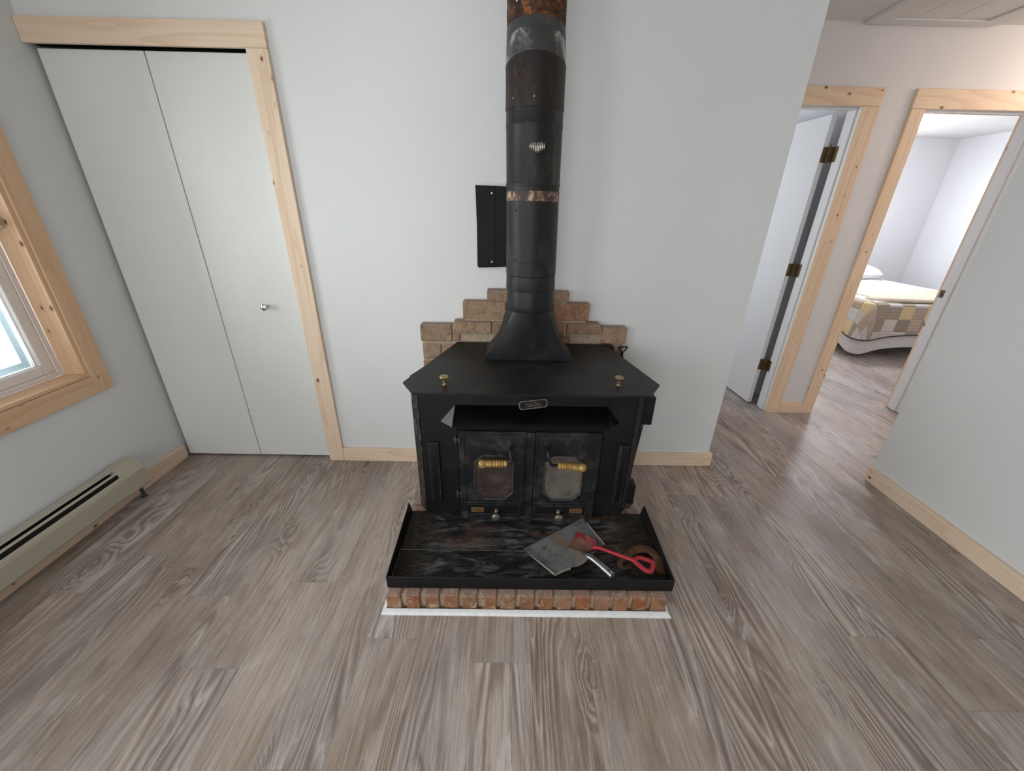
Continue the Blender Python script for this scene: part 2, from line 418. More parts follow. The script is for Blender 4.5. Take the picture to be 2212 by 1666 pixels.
M_EDGE = simple('seam_highlight_edge', (.20, .17, .14), .5, .4, var=.7, sc=30)
M_BUFF = simple('buff_fire_brick', (.17, .090, .028), .8, bump=.3, var=.5)
M_VINYL = simple('white_vinyl_frame', (.82, .77, .74), .4, var=.03)
M_VINYLOUT = simple('sky_tinted_outer_vinyl', (.62, .78, .88), .4, var=.03)  # white vinyl with the blue of the skylight put into its colour
M_BLIND = simple('off_white_blind', (.66, .66, .64), .5, var=.08)
M_HEATER = simple('beige_heater_enamel', (.47, .425, .335), .42, var=.04, sc=4)
M_HEATDARK = simple('dark_heater_slot', (.006, .006, .006), .7)
M_COPPER = simple('tarnished_pipe_stub', (.08, .10, .095), .4, .5, var=.4)
M_RED = None
def dust_mat(name, base, dust, lo, hi, sc, rough, metal):
    g = G(name); c = g.coord(); n = g.noise(c, sc, 6, .7, .7)
    g.bump(g.noise(c, sc*5, 3), .1, .002)
    f = g.smooth(n, lo, hi); dark = g.smooth(g.noise(g.scale(c, (1, 1, 1), (3, 3, 3)), sc*2.3, 5, .7, .5), .54, .70)
    base = g.mix(g.m('MULTIPLY', dark, .55), base, tuple(x*.35 for x in base))
    return g.set(color=g.mix(f, base, dust), rough=g.m('MULTIPLY_ADD', f, .3, rough), metal=metal, spec=.5)
M_GALV = dust_mat('dusty_galvanised_steel', (.36, .36, .355), (.40, .33, .25), .45, .68, 9, .42, .1)
def pan_sheet_mat():
    g = G('dust_streaked_galvanised'); c = g.coord(); x, y, z = g.xyz(c)
    n = g.noise(c, 9, 6, .7, .7); n2 = g.noise(g.scale(c, (1, 1, 1), (2, 5, 1)), 26, 6, .72, .6)
    base = g.ramp(n, [(.32, (.17, .17, .172)), (.5, (.33, .33, .325)), (.7, (.42, .40, .37))])
    base = g.mix(g.m('MULTIPLY', g.smooth(n2, .54, .68), .6), base, (.10, .098, .095))
    # ash trail running from the mouth to the handle
    a = g.m('ADD', g.m('MULTIPLY', x, .83), g.m('MULTIPLY', y, .556)); a = g.m('ADD', a, g.m('MULTIPLY', g.m('SUBTRACT', n, .5), .08))
    trail = g.m('MULTIPLY', g.smooth(g.m('ABSOLUTE', a), .010, .040, 1., 0.), g.smooth(n2, .34, .55))
    col = g.mix(g.m('MULTIPLY', trail, .75), base, (.36, .245, .165))
    edge = g.smooth(g.m('ABSOLUTE', g.m('ADD', g.m('MULTIPLY', x, .83), g.m('MULTIPLY', y, .556))), .11, .155)
    col = g.mix(g.m('MULTIPLY', g.m('MULTIPLY', edge, g.smooth(n, .42, .58)), .7), col, (.085, .075, .065))
    g.bump(n2, .12, .002)
    return g.set(color=col, rough=.5, metal=.1)
M_GALVPAN = pan_sheet_mat()
M_GALVBRIGHT = simple('bright_galvanised_handle', (.52, .53, .54), .28, .85, var=.3)
M_RED = dust_mat('red_enamel_worn', (.36, .020, .035), (.36, .21, .16), .40, .62, 16, .42, .0)
M_REDCLEAN = simple('red_enamel', (.40, .018, .034), .32, 0, .5, var=.15)
M_HOOKRUST = dust_mat('rusty_brown_iron', (.060, .026, .011), (.15, .066, .026), .42, .66, 24, .50, .2)
M_IRONBAR = simple('sooty_flat_iron', (.036, .030, .027), .6, .2, bump=.3, var=.5)

def mesh_screen_mat():
    g = G('rusty_wire_screen'); c = g.coord(); x, y, z = g.xyz(c)
    a = g.m('SINE', g.m('MULTIPLY', g.m('ADD', x, z), 900.0)); b = g.m('SINE', g.m('MULTIPLY', g.m('SUBTRACT', x, z), 900.0))
    w_ = g.m('MAXIMUM', g.smooth(a, .45, .9), g.smooth(b, .45, .9))
    n = g.noise(c, 18, 4)
    wire = g.ramp(n, [(.3, (.060, .034, .026)), (.55, (.115, .078, .060)), (.75, (.20, .165, .135))])
    g.bump(w_, .5, .002)
    return g.set(color=g.mix(w_, (.016, .010, .008), wire), rough=.6, metal=.2)
M_SCREEN = mesh_screen_mat()
def sooty_glass_mat():
    g = G('ash_fogged_glass'); c = g.coord(); x, y, z = g.xyz(c)
    n = g.noise(c, 14, 4, .6); f = g.noise(c, 60, 3)
    col = g.ramp(n, [(.25, (.085, .074, .064)), (.5, (.155, .132, .114)), (.75, (.205, .178, .155))])
    col = g.mix(g.smooth(f, .66, .72), col, (.03, .026, .024))
    return g.set(color=col, rough=.25, spec=.5)
M_FOGGED = sooty_glass_mat()
def hammer_mat():
    g = G('textured_black_corner'); c = g.coord()
    v = g.vor(g.scale(c, (1, 1, .45)), 85)[0]
    g.bump(v, .9, .006)
    return g.set(color=g.ramp(v, [(.35, (.006, .006, .006)), (.66, (.014, .013, .012)), (.84, (.085, .078, .072))]), rough=.42)
M_HAMMER = hammer_mat()

def glass_mat():
    g = G('window_glass'); nt = g.nt; nt.nodes.remove(g.b)
    t = g.n('ShaderNodeBsdfTransparent'); gl = g.n('ShaderNodeBsdfGlossy'); fr = g.n('ShaderNodeFresnel'); mx = g.n('ShaderNodeMixShader')
    gl.inputs['Roughness'].default_value = .02; fr.inputs[0].default_value = 1.45
    t.inputs[0].default_value = (.96, .98, .97, 1)
    nt.links.new(fr.outputs[0], mx.inputs[0]); nt.links.new(t.outputs[0], mx.inputs[1]); nt.links.new(gl.outputs[0], mx.inputs[2]); nt.links.new(mx.outputs[0], g.out.inputs[0])
    return g.mat
M_GLASS = glass_mat()

# ================================================================== SETTING
XL, XR, XE = -1.968, 2.211, 1.284      # left wall, right partition, free end of the stove wall
YH, ZC = 0.736, 2.42                   # hall wall, ceiling
def struct(name, bm, mat, **k): return tag(mk(name, bm, mat, **k), kind='structure')
bm = B(); box(bm, (-2.5, -4.6, -.08), (6.6, 4.6, 0)); struct('floor', bm, M_FLOOR)
bm = B(); box(bm, (-2.5, -4.6, ZC), (6.6, 4.6, ZC+.1)); struct('ceiling', bm, M_CEIL)
# stove wall with closet opening
bm = B()
box(bm, (-1.066, 0, 0), (XE, .11, ZC)); box(bm, (-2.1, 0, 2.052), (-1.066, .11, ZC))
struct('wall_back', bm, M_WALL)
bm = B(); box(bm, (XE-.11, .11, 0), (XE, YH, ZC)); struct('wall_return', bm, M_WALL)
bm = B(); box(bm, (-2.1, .66, 0), (XE-.11, .76, ZC)); struct('wall_closet', bm, M_WALL)
# left wall with two windows
def wall_holes(bm, axis, a, b, lo, hi, z1, holes):
    """axis 'x': wall between x=a..b spanning y lo..hi ; axis 'y' the other way"""
    def bx(p, q, z0, zz):
        if q-p < 1e-4 or zz-z0 < 1e-4: return
        if axis == 'x': box(bm, (a, p, z0), (b, q, zz))
        else: box(bm, (p, a, z0), (q, b, zz))
    cur = lo
    for (p, q, z0, zz) in sorted(holes):
        bx(cur, p, 0, z1); bx(p, q, 0, z0); bx(p, q, zz, z1); cur = q
    bx(cur, hi, 0, z1)
W1 = (-1.52, -.327, .683, 2.03); W2 = (-3.9, -2.4, .68, 2.12)
bm = B(); wall_holes(bm, 'x', XL-.16, XL, -4.4, .70, ZC, [W1, W2]); struct('wall_left', bm, M_WALL)
bm = B(); wall_holes(bm, 'y', -4.40, -4.26, XL-.16, 6.5, ZC, [(-1.7, .3, .62, 2.1)]); struct('wall_rear', bm, M_WALL)
bm = B(); box(bm, (XR, -4.26, 0), (XR+.115, -.122, ZC)); box(bm, (XR+.115, -.237, 0), (4.7, -.122, ZC)); struct('wall_right', bm, M_WALL)
# hall wall with two door openings
bm = B(); wall_holes(bm, 'y', YH, YH+.11, XE-.11, 4.7, ZC, [(1.36, 2.105, 0, 2.05), (2.445, 3.192, 0, 2.05)]); struct('wall_hall', bm, M_HALLWALL)
bm = B(); box(bm, (4.6, -.122, 0), (4.7, YH, ZC)); struct('wall_hall_end', bm, M_HALLWALL)
# rooms beyond
bm = B()
wall_holes(bm, 'y', 4.24, 4.34, 2.28, 6.3, ZC, [(3.55, 5.15, .85, 2.08)])
struct('wall_bedroom_far', bm, M_BEDWALL)
bm = B(); box(bm, (6.16, YH+.11, 0), (6.27, 4.24, ZC)); struct('wall_bedroom_right', bm, M_BEDWALL)
bm = B(); box(bm, (4.7, YH, 0), (6.27, YH+.11, ZC)); struct('wall_bedroom_near', bm, M_BEDWALL)
bm = B(); wall_holes(bm, 'x', 2.22, 2.33, YH+.11, 4.3, ZC, [(3.32, 4.08, .85, 2.05)]); struct('wall_partition', bm, M_BEDWALL)  # opening added to let the bedroom side light in
bm = B(); box(bm, (.3, 3.1, 0), (2.22, 3.2, ZC)); wall_holes(bm, 'x', .3, .4, .76, 3.1, ZC, [(1.3, 2.2, 1.0, 2.0)]); struct('wall_back_room', bm, M_BEDWALL)

def board(bm, lo, hi, bev=.0025): box(bm, lo, hi, bev, 2)
# baseboards (1x4 pine)
def base(name, parts, mat):
    bm = B()
    for lo, hi in parts: board(bm, lo, hi)
    return struct(name, bm, mat)
base('baseboard_back', [((-.974, -.019, 0), (-.44, 0, .089)), ((.68, -.019, 0), (XE+.019, 0, .089))], PX)
base('baseboard_back_end', [((XE, 0, 0), (XE+.019, YH-.02, .089))], PY)
base('baseboard_left', [((XL, -4.2, 0), (XL+.019, -.001, .089))], PY)
base('baseboard_right', [((XR-.019, -4.2, 0), (XR, -.123, .089))], PY)
base('baseboard_hall', [((2.1885, YH-.019, 0), (2.3715, YH, .089)), ((3.29, YH-.019, 0), (4.59, YH, .089))], HX)

# ---- closet casing
t = root('trim_1', (-1.02, 0, 0), kind='structure')
bm = B(); board(bm, (XL+.001, -.019, 2.027), (-.975, 0, 2.113)); mk('head_casing', bm, PX, t)
bm = B(); board(bm, (-1.064, -.019, 0), (-.975, 0, 2.0265)); mk('side_casing', bm, PZ, t)
# ---- bifold closet door
d1 = root('door_1', (-1.5, .02, 0), kind='structure')
for i, (a, b) in enumerate(((-1.951, -1.5105), (-1.5065, -1.070))):
    bm = B(); box(bm, (a, .018, .012), (b, .050, 2.019), .0015, 1); pn = mk('bifold_panel', bm, M_CLOSET, d1)
    if i == 1:
        bm = B(); lathe(bm, (-1.250, .018, .952), (0, -1, 0), [(.006, -.002), (.009, 0), (.0075, .004), (.006, .010), (.0085, .016), (.0150, .021), (.0175, .027), (.0165, .033), (.011, .037), (.002, .0385)], 24)
        mk('knob', bm, M_CHROME, pn, smooth=True, label='brushed nickel knob')
bm = B(); box(bm, (-1.966, .012, 2.034), (-1.066, .055, 2.052)); box(bm, (-1.38, .014, 2.026), (-1.372, .03, 2.034)); mk('top_track', bm, M_DARK, d1)

# ---- hall door casings, jambs, doors
t2 = root('trim_2', (1.73, YH, 0), kind='structure')
bm = B(); board(bm, (1.285, YH-.019, 2.0335), (2.1835, YH, 2.124)); mk('head_casing', bm, HX, t2)
bm = B(); board(bm, (2.0875, YH-.019, 0), (2.1875, YH, 2.0325)); mk('side_casing', bm, HZ, t2)
t3 = root('trim_3', (2.82, YH, 0), kind='structure')
bm = B(); board(bm, (2.371, YH-.019, 2.026), (3.285, YH, 2.124)); mk('head_casing', bm, HX, t3)
bm = B(); board(bm, (2.3725, YH-.019, 0), (2.4555, YH, 2.025)); board(bm, (3.182, YH-.019, 0), (3.285, YH, 2.025)); mk('side_casing', bm, HZ, t3)
bm = B(); board(bm, (2.374, YH+.112, 0), (2.4555, YH+.13, 2.12)); board(bm, (3.181, YH+.112, 0), (3.27, YH+.13, 2.12)); board(bm, (2.4555, YH+.112, 2.03), (3.181, YH+.13, 2.12)); mk('bedroom_casing', bm, HZ, t3)
# left hall doorway: jamb with stops + open slab on three bronze hinges
d2 = root('door_2', (2.06, .88, 0), kind='structure')
bm = B()
box(bm, (2.0895, YH-.001, .004), (2.105, YH+.11, 2.05), .001); box(bm, (2.078, YH+.025, .004), (2.0895, YH+.065, 2.033), .003)
box(bm, (1.36, YH-.001, 2.033), (2.0895, YH+.11, 2.05), .001); box(bm, (1.375, YH+.025, 2.021), (2.078, YH+.065, 2.033), .003)
box(bm, (1.36, YH-.001, .004), (1.375, YH+.11, 2.033), .001)
mk('door_jamb', bm, M_WHITE, d2)
rot = rot_to(None, math.radians(3.2), (2.062, .872, 0))
bm = B(); box(bm, (2.028, .880, .012), (2.062, 1.58, 2.022), .002, 1, rot); leaf = mk('door_slab', bm, M_WHITE, d2)
for hz in (1.80, 1.08, .35):
    bm = B()
    box(bm, (2.030, .8735, hz-.044), (2.063, .8795, hz+.044), .002, 1, rot)
    box(bm, (2.0855, .822, hz-.044), (2.0893, .862, hz+.044), .002, 1)
    box(bm, (2.060, .855, hz-.044), (2.0888, .8585, hz+.044), .001, 1, None)
    lathe(bm, (2.066, .866, hz-.05), (0, 0, 1), [(.002, 0), (.006, .004), (.0062, .094), (.003, .1), (.0045, .104), (.001, .108)], 12)
    mk('hinge', bm, M_BRONZE, d2, label='dark bronze hinge')
# bedroom doorway jamb
d3 = root('door_3', (2.82, YH+.05, 0), kind='structure')
bm = B()
box(bm, (3.177, YH-.001, .004), (3.192, YH+.111, 2.05), .001); box(bm, (3.166, YH+.030, .004), (3.177, YH+.068, 2.03), .003)
box(bm, (2.445, YH-.001, .004), (2.460, YH+.111, 2.05), .001); box(bm, (2.460, YH+.030, .004), (2.471, YH+.068, 2.03), .003)
box(bm, (2.460, YH-.001, 2.035), (3.177, YH+.111, 2.05), .001); box(bm, (2.471, YH+.030, 2.023), (3.166, YH+.068, 2.035), .003)
mk('door_jamb', bm, M_WHITE, d3)
bm = B(); box(bm, (3.1755, YH+.074, .912), (3.178, YH+.109, .966), .001, 1); box(bm, (3.1745, YH+.084, .926), (3.1762, YH+.097, .952), .0008, 1); mk('strike_plate', bm, M_GREYIRON, d3, label='grey steel strike plate')

# ---- attic hatch in the hall ceiling
h = root('attic_hatch', (2.3, .36, ZC), 'white wooden attic hatch with a flat frame in the hall ceiling', 'hatch')
bm = B(); zz = ZC-.018
box(bm, (1.948, .655, zz), (2.646, .720, ZC), .002); box(bm, (1.948, .0, zz), (2.037, .655, ZC), .002); box(bm, (2.556, .0, zz), (2.646, .655, ZC), .002); box(bm, (2.037, .0, zz), (2.556, .07, ZC), .002)
mk('hatch_frame', bm, M_HATCH, h)
bm = B()
for a, b in ((2.041, 2.153), (2.157, 2.351), (2.355, 2.548)): box(bm, (a, .075, ZC-.010), (b, .646, ZC), .0015, 1)
mk('hatch_panel', bm, M_HATCH, h)
bm = B(); box(bm, (2.037, .07, ZC-.002), (2.556, .655, ZC)); mk('shadow_gap', bm, M_DARK, h)

# ---- left window
w1 = root('window_1', (XL-.05, -.92, .68), kind='structure')
yr, yl, zb, zt = W1[1], W1[0], W1[2], W1[3]
bm = B(); board(bm, (XL, yr, .597), (XL+.019, -.246, 2.12)); mk('side_casing', bm, WZ, w1)
bm = B(); board(bm, (XL, yl-.08, .597), (XL+.019, yr-.0005, .681)); mk('apron_casing', bm, WY, w1)
bm = B(); board(bm, (XL, yl-.08, 2.03), (XL+.019, yr-.0005, 2.12)); board(bm, (XL, yl-.08, .6815), (XL+.019, yl, 2.0295)); mk('head_casing', bm, WY, w1)
bm = B(); board(bm, (XL-.085, yr-.016, zb+.016), (XL+.009, yr, zt), .0015); board(bm, (XL-.085, yl, zb+.016), (XL+.009, yl+.016, zt), .0015); mk('side_jamb', bm, WZ, w1)
bm = B(); board(bm, (XL-.085, yl, zb), (XL+.012, yr, zb+.0158), .0015); mk('sill_board', bm, WY, w1)
bm = B(); board(bm, (XL-.085, yl+.016, zt-.016), (XL+.009, yr-.016, zt), .0015); mk('head_jamb', bm, WY, w1)
yj, zj = yr-.016, zb+.0158
def rect_frame(bm, x0, x1, ya, yb, za, zb_, wd, bev=.003):
    box(bm, (x0, ya, za), (x1, ya+wd, zb_), bev); box(bm, (x0, yb-wd, za), (x1, yb, zb_), bev)
    box(bm, (x0, ya+wd, za), (x1, yb-wd, za+wd), bev); box(bm, (x0, ya+wd, zb_-wd), (x1, yb-wd, zb_), bev)
bm = B(); rect_frame(bm, XL-.155, XL-.087, yl+.016, yj, zj, zt-.016, .022); mk('vinyl_frame', bm, M_VINYL, w1)
bm = B(); rect_frame(bm, XL-.135, XL-.092, yl+.0385, yj-.0225, zj+.0225, zt-.0385, .043, .004); sash = mk('sash', bm, M_VINYL, w1)
bm = B(); rect_frame(bm, XL-.150, XL-.137, yl+.079, yj-.063, zj+.063, zt-.079, .03, .004); mk('outer_sash', bm, M_VINYLOUT, sash)
bm = B(); box(bm, (XL-.118, yl+.08, zj+.064), (XL-.114, yj-.064, zt-.08)); mk('glass_pane', bm, M_GLASS, sash)
# blind stacked part-way down
bl = root('window_blind', (XL-.05, -.93, 1.36), 'off-white slatted blind gathered inside the pine window frame on the left wall', 'blind')
bm = B(); box(bm, (XL-.078, yl+.03, 1.338), (XL-.032, yj-.004, 1.352), .005, 3); mk('bottom_rail', bm, M_BLIND, bl)
for k in range(3):
    bm = B(); z = 1.357+.011*k
    pts = [(XL-.078+.046*i/8, z+.0035*math.sin(PI*i/8)) for i in range(9)]
    t_ = bmesh.new(); a_ = [t_.verts.new((x, yl+.03, q)) for x, q in pts]; b_ = [t_.verts.new((x, yj-.004, q)) for x, q in pts]
    c_ = [t_.verts.new((x, yl+.03, q+.004)) for x, q in pts]; e_ = [t_.verts.new((x, yj-.004, q+.004)) for x, q in pts]
    for i in range(8):
        t_.faces.new((a_[i], a_[i+1], b_[i+1], b_[i])); t_.faces.new((c_[i], e_[i], e_[i+1], c_[i+1]))
        t_.faces.new((b_[i], b_[i+1], e_[i+1], e_[i])); t_.faces.new((a_[i], c_[i], c_[i+1], a_[i+1]))
    t_.faces.new((a_[0], b_[0], e_[0], c_[0])); t_.faces.new((a_[8], c_[8], e_[8], b_[8]))
    merge(bm, t_); mk('slat', bm, M_BLIND, bl)
bm = B(); box(bm, (XL-.078, yl+.02, 1.975), (XL-.030, yj-.001, 2.013), .002); mk('head_rail', bm, M_BLIND, bl)
for yy in (-.62, -1.22):
    bm = B(); tube(bm, [(XL-.055, yy, 1.39), (XL-.055, yy, 1.975)], .0012, 6); mk('lift_cord', bm, M_BLIND, bl)

# plain frames for the windows out of view, the last one added
def plain_window(name, axis, a, b, p, q, z0, z1):
    o = root(name, ((a+b)/2, (p+q)/2, z0) if axis == 'x' else ((p+q)/2, (a+b)/2, z0), kind='structure')
    bm = B(); t = .05
    def bx(u0, u1, zz0, zz1, e0, e1):
        if axis == 'x': box(bm, (e0, u0, zz0), (e1, u1, zz1), .003)
        else: box(bm, (u0, e0, zz0), (u1, e1, zz1), .003)
    bx(p, p+t, z0, z1, a, b); bx(q-t, q, z0, z1, a, b); bx(p+t, q-t, z0, z0+t, a, b); bx(p+t, q-t, z1-t, z1, a, b); bx((p+q)/2-.025, (p+q)/2+.025, z0+t, z1-t, a, b)
    mk('window_frame', bm, M_VINYL, o)
plain_window('window_2', 'x', XL-.12, XL-.06, W2[0], W2[1], W2[2], W2[3])
plain_window('window_3', 'y', -4.38, -4.32, -1.7, .3, .62, 2.1)
plain_window('window_4', 'y', 4.27, 4.33, 3.55, 5.15, .85, 2.08)
plain_window('window_5', 'x', .32, .37, 1.3, 2.2, 1.0, 2.0)
plain_window('added_window_6', 'x', 2.24, 2.30, 3.32, 4.08, .85, 2.05)  # unseen window added for the bedroom side light

# ================================================================== BASEBOARD HEATER
ht = root('baseboard_heater', (XL+.04, -1.2, .0), 'long beige baseboard heater low on the wall under the window', 'heater')
x0 = XL+.0195; ye = -.43; yb_ = -3.0
back_prof = [(x0, .086), (x0, .232), (x0+.030, .229), (x0+.0335, .2255), (x0+.004, .2265), (x0+.004, .086)]
bm = B(); loft(bm, [[Vector((a, y, z)) for a, z in back_prof] for y in (yb_, ye)]); mk('back_panel', bm, M_HEATER, ht)
bm = B(); box(bm, (x0+.004, yb_, .100), (x0+.052, ye, .205)); mk('dark_interior', bm, M_HEATDARK, ht)
bm = B(); loft(bm, [[Vector((a, y, z)) for a, z in ((x0+.043, .2160), (x0+.052, .2090), (x0+.0535, .2105), (x0+.0445, .2175))] for y in (yb_, ye)]); mk('damper_blade', bm, M_HEATER, ht)
front = [(x0+.062, .193), (x0+.070, .183), (x0+.0745, .170), (x0+.0745, .093), (x0+.070, .084), (x0+.058, .084), (x0+.058, .087), (x0+.0685, .087), (x0+.0715, .094), (x0+.0715, .169), (x0+.067, .181), (x0+.060, .191)]
bm = B(); loft(bm, [[Vector((a, y, z)) for a, z in front] for y in (yb_, ye)]); mk('front_panel', bm, M_HEATER, ht)
cap = [(x0, .066), (x0, .236), (x0+.030, .2335), (x0+.038, .230), (x0+.072, .188), (x0+.0775, .178), (x0+.0775, .090), (x0+.073, .080), (x0+.05, .070)]
bm = B(); loft(bm, [[Vector((a, y, z)) for a, z in cap] for y in (ye-.028, -.345, -.340)]); 
bmesh.ops.bevel(bm, geom=[e for e in bm.edges if all(v.co.y > -.3401 for v in e.verts)], offset=.004, segments=2, affect='EDGES')
mk('end_cap', bm, M_HEATER, ht)
bm = B(); lathe(bm, (x0+.034, -.368, .0), (0, 0, 1), [(.016, .001), (.016, .003), (.009, .006), (.009, .068)], 16); mk('pipe_stub', bm, M_COPPER, ht, label='dark pipe stub')

# ================================================================== BRICK HEARTH
def brick(bm, lo, hi, j=.0025, bev=.005):
    lo = [l+random.uniform(-j, j) for l in lo]; hi = [h_+random.uniform(-j, j) for h_ in hi]
    t = bmesh.new(); bmesh.ops.create_cube(t, size=1)
    for v in t.verts: v.co = Vector([lo[i]+(v.co[i]+.5)*(hi[i]-lo[i]) + random.uniform(-j, j)*.5 for i in range(3)])
    bmesh.ops.bevel(t, geom=t.edges[:], offset=bev, segments=2, affect='EDGES', profile=.5)
    merge(bm, t)
hx0, hx1, hyf = -.424, .667, -1.007
hr = root('brick_hearth', (.12, -.5, 0), 'low red brick hearth slab with white edging under the wood stove', 'hearth')
bm = B(); n = 15; p = (hx1-hx0+.0165)/n
for i in range(n):
    a = hx0+i*p; brick(bm, (a, hyf, .012), (a+p-.0175, hyf+.20, .0835), .0015)
y = hyf+.212; r_ = 0
while y < -.02:
    x = hx0; k = 0
    ln = .095 if r_ % 2 else .2
    while x < hx1-.01:
        e = min(x+ln, hx1)
        if hx1-e < .03: e = hx1
        brick(bm, (x, y, .012), (e, min(y+.088, -.005), .0835), .0015)
        x = e+.012; ln = .2
    y += .1; r_ += 1
mk('bricks', bm, M_BRICKH, hr)
bm = B(); box(bm, (hx0+.006, hyf+.015, 0), (hx1-.006, -.002, .074)); mk('mortar', bm, M_MORTAR, hr)
# white bevelled edging, mitred round three sides
pr = [(0.0, 0.0), (-.018, 0.0), (-.0175, .004), (-.013, .010), (-.005, .0145), (0.0, .016)]
def ring_at(cx, cy, sx, sy): return [Vector((cx+sx*(-o), cy+sy*o, z)) for o, z in pr]
bm = B()
loft(bm, [[Vector((hx0-.003+o, -.005, z)) for o, z in pr], [Vector((hx0-.003+o, hyf-.003+o, z)) for o, z in pr], [Vector((hx1+.003-o, hyf-.003+o, z)) for o, z in pr], [Vector((hx1+.003-o, -.005, z)) for o, z in pr]])
mk('edge_trim', bm, M_SKIRT, hr, label='white bevelled edging strip')

# stepped brick panel on the wall
bs = root('brick_surround', (.11, -.04, .085), 'stepped red brick panel on the wall behind the stove pipe', 'brickwork')
bm = B(); D = -.068
brick(bm, (-.082, D, 1.018), (.150, -.006, 1.072)); brick(bm, (.158, D, 1.018), (.333, -.006, 1.072))          # top course
brick(bm, (-.203, D+.002, .925), (.016, -.006, 1.013)); brick(bm, (.028, D+.002, .925), (.215, -.006, 1.013)); brick(bm, (.227, D+.002, .925), (.441, -.006, 1.013))
brick(bm, (-.252, -.090, .858), (-.060, -.006, .914)); brick(bm, (-.050, -.088, .858), (.130, -.006, .914)); brick(bm, (.140, -.09, .858), (.315, -.006, .914)); brick(bm, (.330, -.088, .858), (.503, -.006, .912))
brick(bm, (-.432, D, .800), (-.268, -.006, .892)); brick(bm, (.520, D, .803), (.647, -.006, .893))
brick(bm, (-.262, D, .800), (-.222, -.006, .852), .004, .012)
for a, b in ((-.205, -.118), (-.108, .07), (.08, .25), (.262, .36), (.372, .508)): brick(bm, (a, D+.012, .795), (b, -.006, .850))
z = .792-.088; r_ = 0
while z > .088:
    x = -.425; ln = (.098, .185)[r_ % 2]
    while x < .640:
        e = min(x+ln, .643)
        if .643-e < .04: e = .643
        brick(bm, (x, D, z), (e, -.006, z+.083)); x = e+.012; ln = .185
    z -= .095; r_ += 1
mk('bricks', bm, M_BRICK, bs)
bm = B(); box(bm, (-.424, D+.010, .088), (.640, -.003, .888)); box(bm, (-.245, -.075, .85), (.495, -.003, .906)); box(bm, (-.195, D+.011, .9), (.432, -.003, 1.005)); box(bm, (-.074, D+.011, 1.0), (.325, -.003, 1.064))
mk('mortar', bm, M_MORTAR, bs)

# ================================================================== ASH PAN in front of the stove
pn = root('ember_tray', (.135, -.77, .086), 'black steel ember tray with raised rim on the brick hearth', 'tray')
pz = .0872; fx0, fx1, fyf, fyb = -.424, .694, -.972, -.552
bm = B(); box(bm, (fx0+.003, fyf+.003, pz), (fx1-.003, -.782, pz+.0025), .0006, 1); mk('front_sheet', bm, M_PAN, pn)
bm = B(); box(bm, (fx0+.003, -.790, pz+.0026), (fx1-.003, fyb, pz+.0062), .0006, 1); mk('rear_sheet', bm, M_PAN2, pn)  # the lighter strip below paints the highlight along the sheet seam
bm = B(); box(bm, (fx0+.003, -.7915, pz+.003), (fx1-.003, -.7895, pz+.0066), .0005, 1); mk('sheet_edge', bm, M_EDGE, pn, label='sheet edge with the seam highlight in its colour')
zr = .145
bm = B(); box(bm, (fx0-.002, fyf-.003, pz-.001), (fx1+.002, fyf+.002, zr), .0012, 1); mk('front_rim', bm, M_STOVE, pn)
for xs, yb2 in ((fx0, fyb-.0), (fx1, fyb+.002)):
    bm = B(); box(bm, (xs-.002, fyf+.002, pz-.001), (xs+.002, yb2, zr-.001), .0008, 1)
    for v in bm.verts:
        if v.co.y > fyf+.2 and v.co.z > pz+.01: v.co.x += (-.012 if xs < 0 else .012)*((v.co.y-fyf)/.42)
    mk('side_rim', bm, M_STOVE, pn)

# ================================================================== WOOD STOVE
st = root('wood_stove', (.12, -.33, .086), 'black cast iron wood stove with two brass handled doors on the brick hearth', 'stove')
yf = -.565; zb0, zl = .094, .797
plan = [(-.343, yf), (.583, yf), (.624, -.520), (.535, -.095), (-.235, -.095), (-.383, -.520)]
bm = B(); prism(bm, plan, zb0, zl, 'z'); mk('firebox', bm, M_STOVE, st)
# textured corner strips (chamfers)
for s, (p0, p1) in ((-1, ((-.343, yf), (-.383, -.520))), (1, ((.583, yf), (.624, -.520)))):
    n_ = Vector((p1[1]-p0[1], -(p1[0]-p0[0]), 0)).normalized()
    if n_.y > 0: n_ = -n_
    bm = B(); q0 = Vector((*p0, 0))*.94+Vector((*p1, 0))*.06; q1 = Vector((*p0, 0))*.02+Vector((*p1, 0))*.98
    o_ = n_*.004
    prism(bm, [(q0.x, q0.y), (q0.x+o_.x, q0.y+o_.y), (q1.x+o_.x, q1.y+o_.y), (q1.x, q1.y)], zb0+.01, zl-.004, 'z'); mk('corner_strip', bm, M_HAMMER if s < 0 else M_STOVE, st, label='textured black corner strip' if s < 0 else None)
# front face plate with seam edge
bm = B()
box(bm, (-.3425, yf-.004, zb0), (-.186, yf+.001, zl-.002), .001, 1); box(bm, (.458, yf-.004, zb0), (.5825, yf+.001, zl-.002), .001, 1)
box(bm, (-.186, yf-.004, .575), (.458, yf+.001, zl-.002), .001, 1)
mk('face_plate', bm, M_STOVE, st)
bm = B(); box(bm, (-.1855, yf-.003, zb0-.004), (.4575, yf+.001, .5745)); mk('door_opening', bm, M_DARK, st)
# lid
lid = [(-.330, -.705), (.580, -.698), (.653, -.588), (.541, -.075), (-.238, -.075), (-.391, -.604)]
bm = B(); prism(bm, lid, zl, .8055, 'z', .0012); ld = mk('top_plate', bm, M_LID, st)
for kx, ky in ((-.219, -.625), (.479, -.604)):
    bm = B(); lathe(bm, (kx, ky, .8050), (0, 0, 1), [(.011, 0), (.011, .002), (.0065, .004), (.0055, .009), (.0085, .012), (.0085, .015), (.0055, .018), (.006, .024), (.013, .0275), (.0185, .031), (.0195, .035), (.017, .0385), (.008, .0405), (.001, .041)], 24)
    mk('lid_knob', bm, M_BRASS, ld, smooth=True, label='aged brass knob')
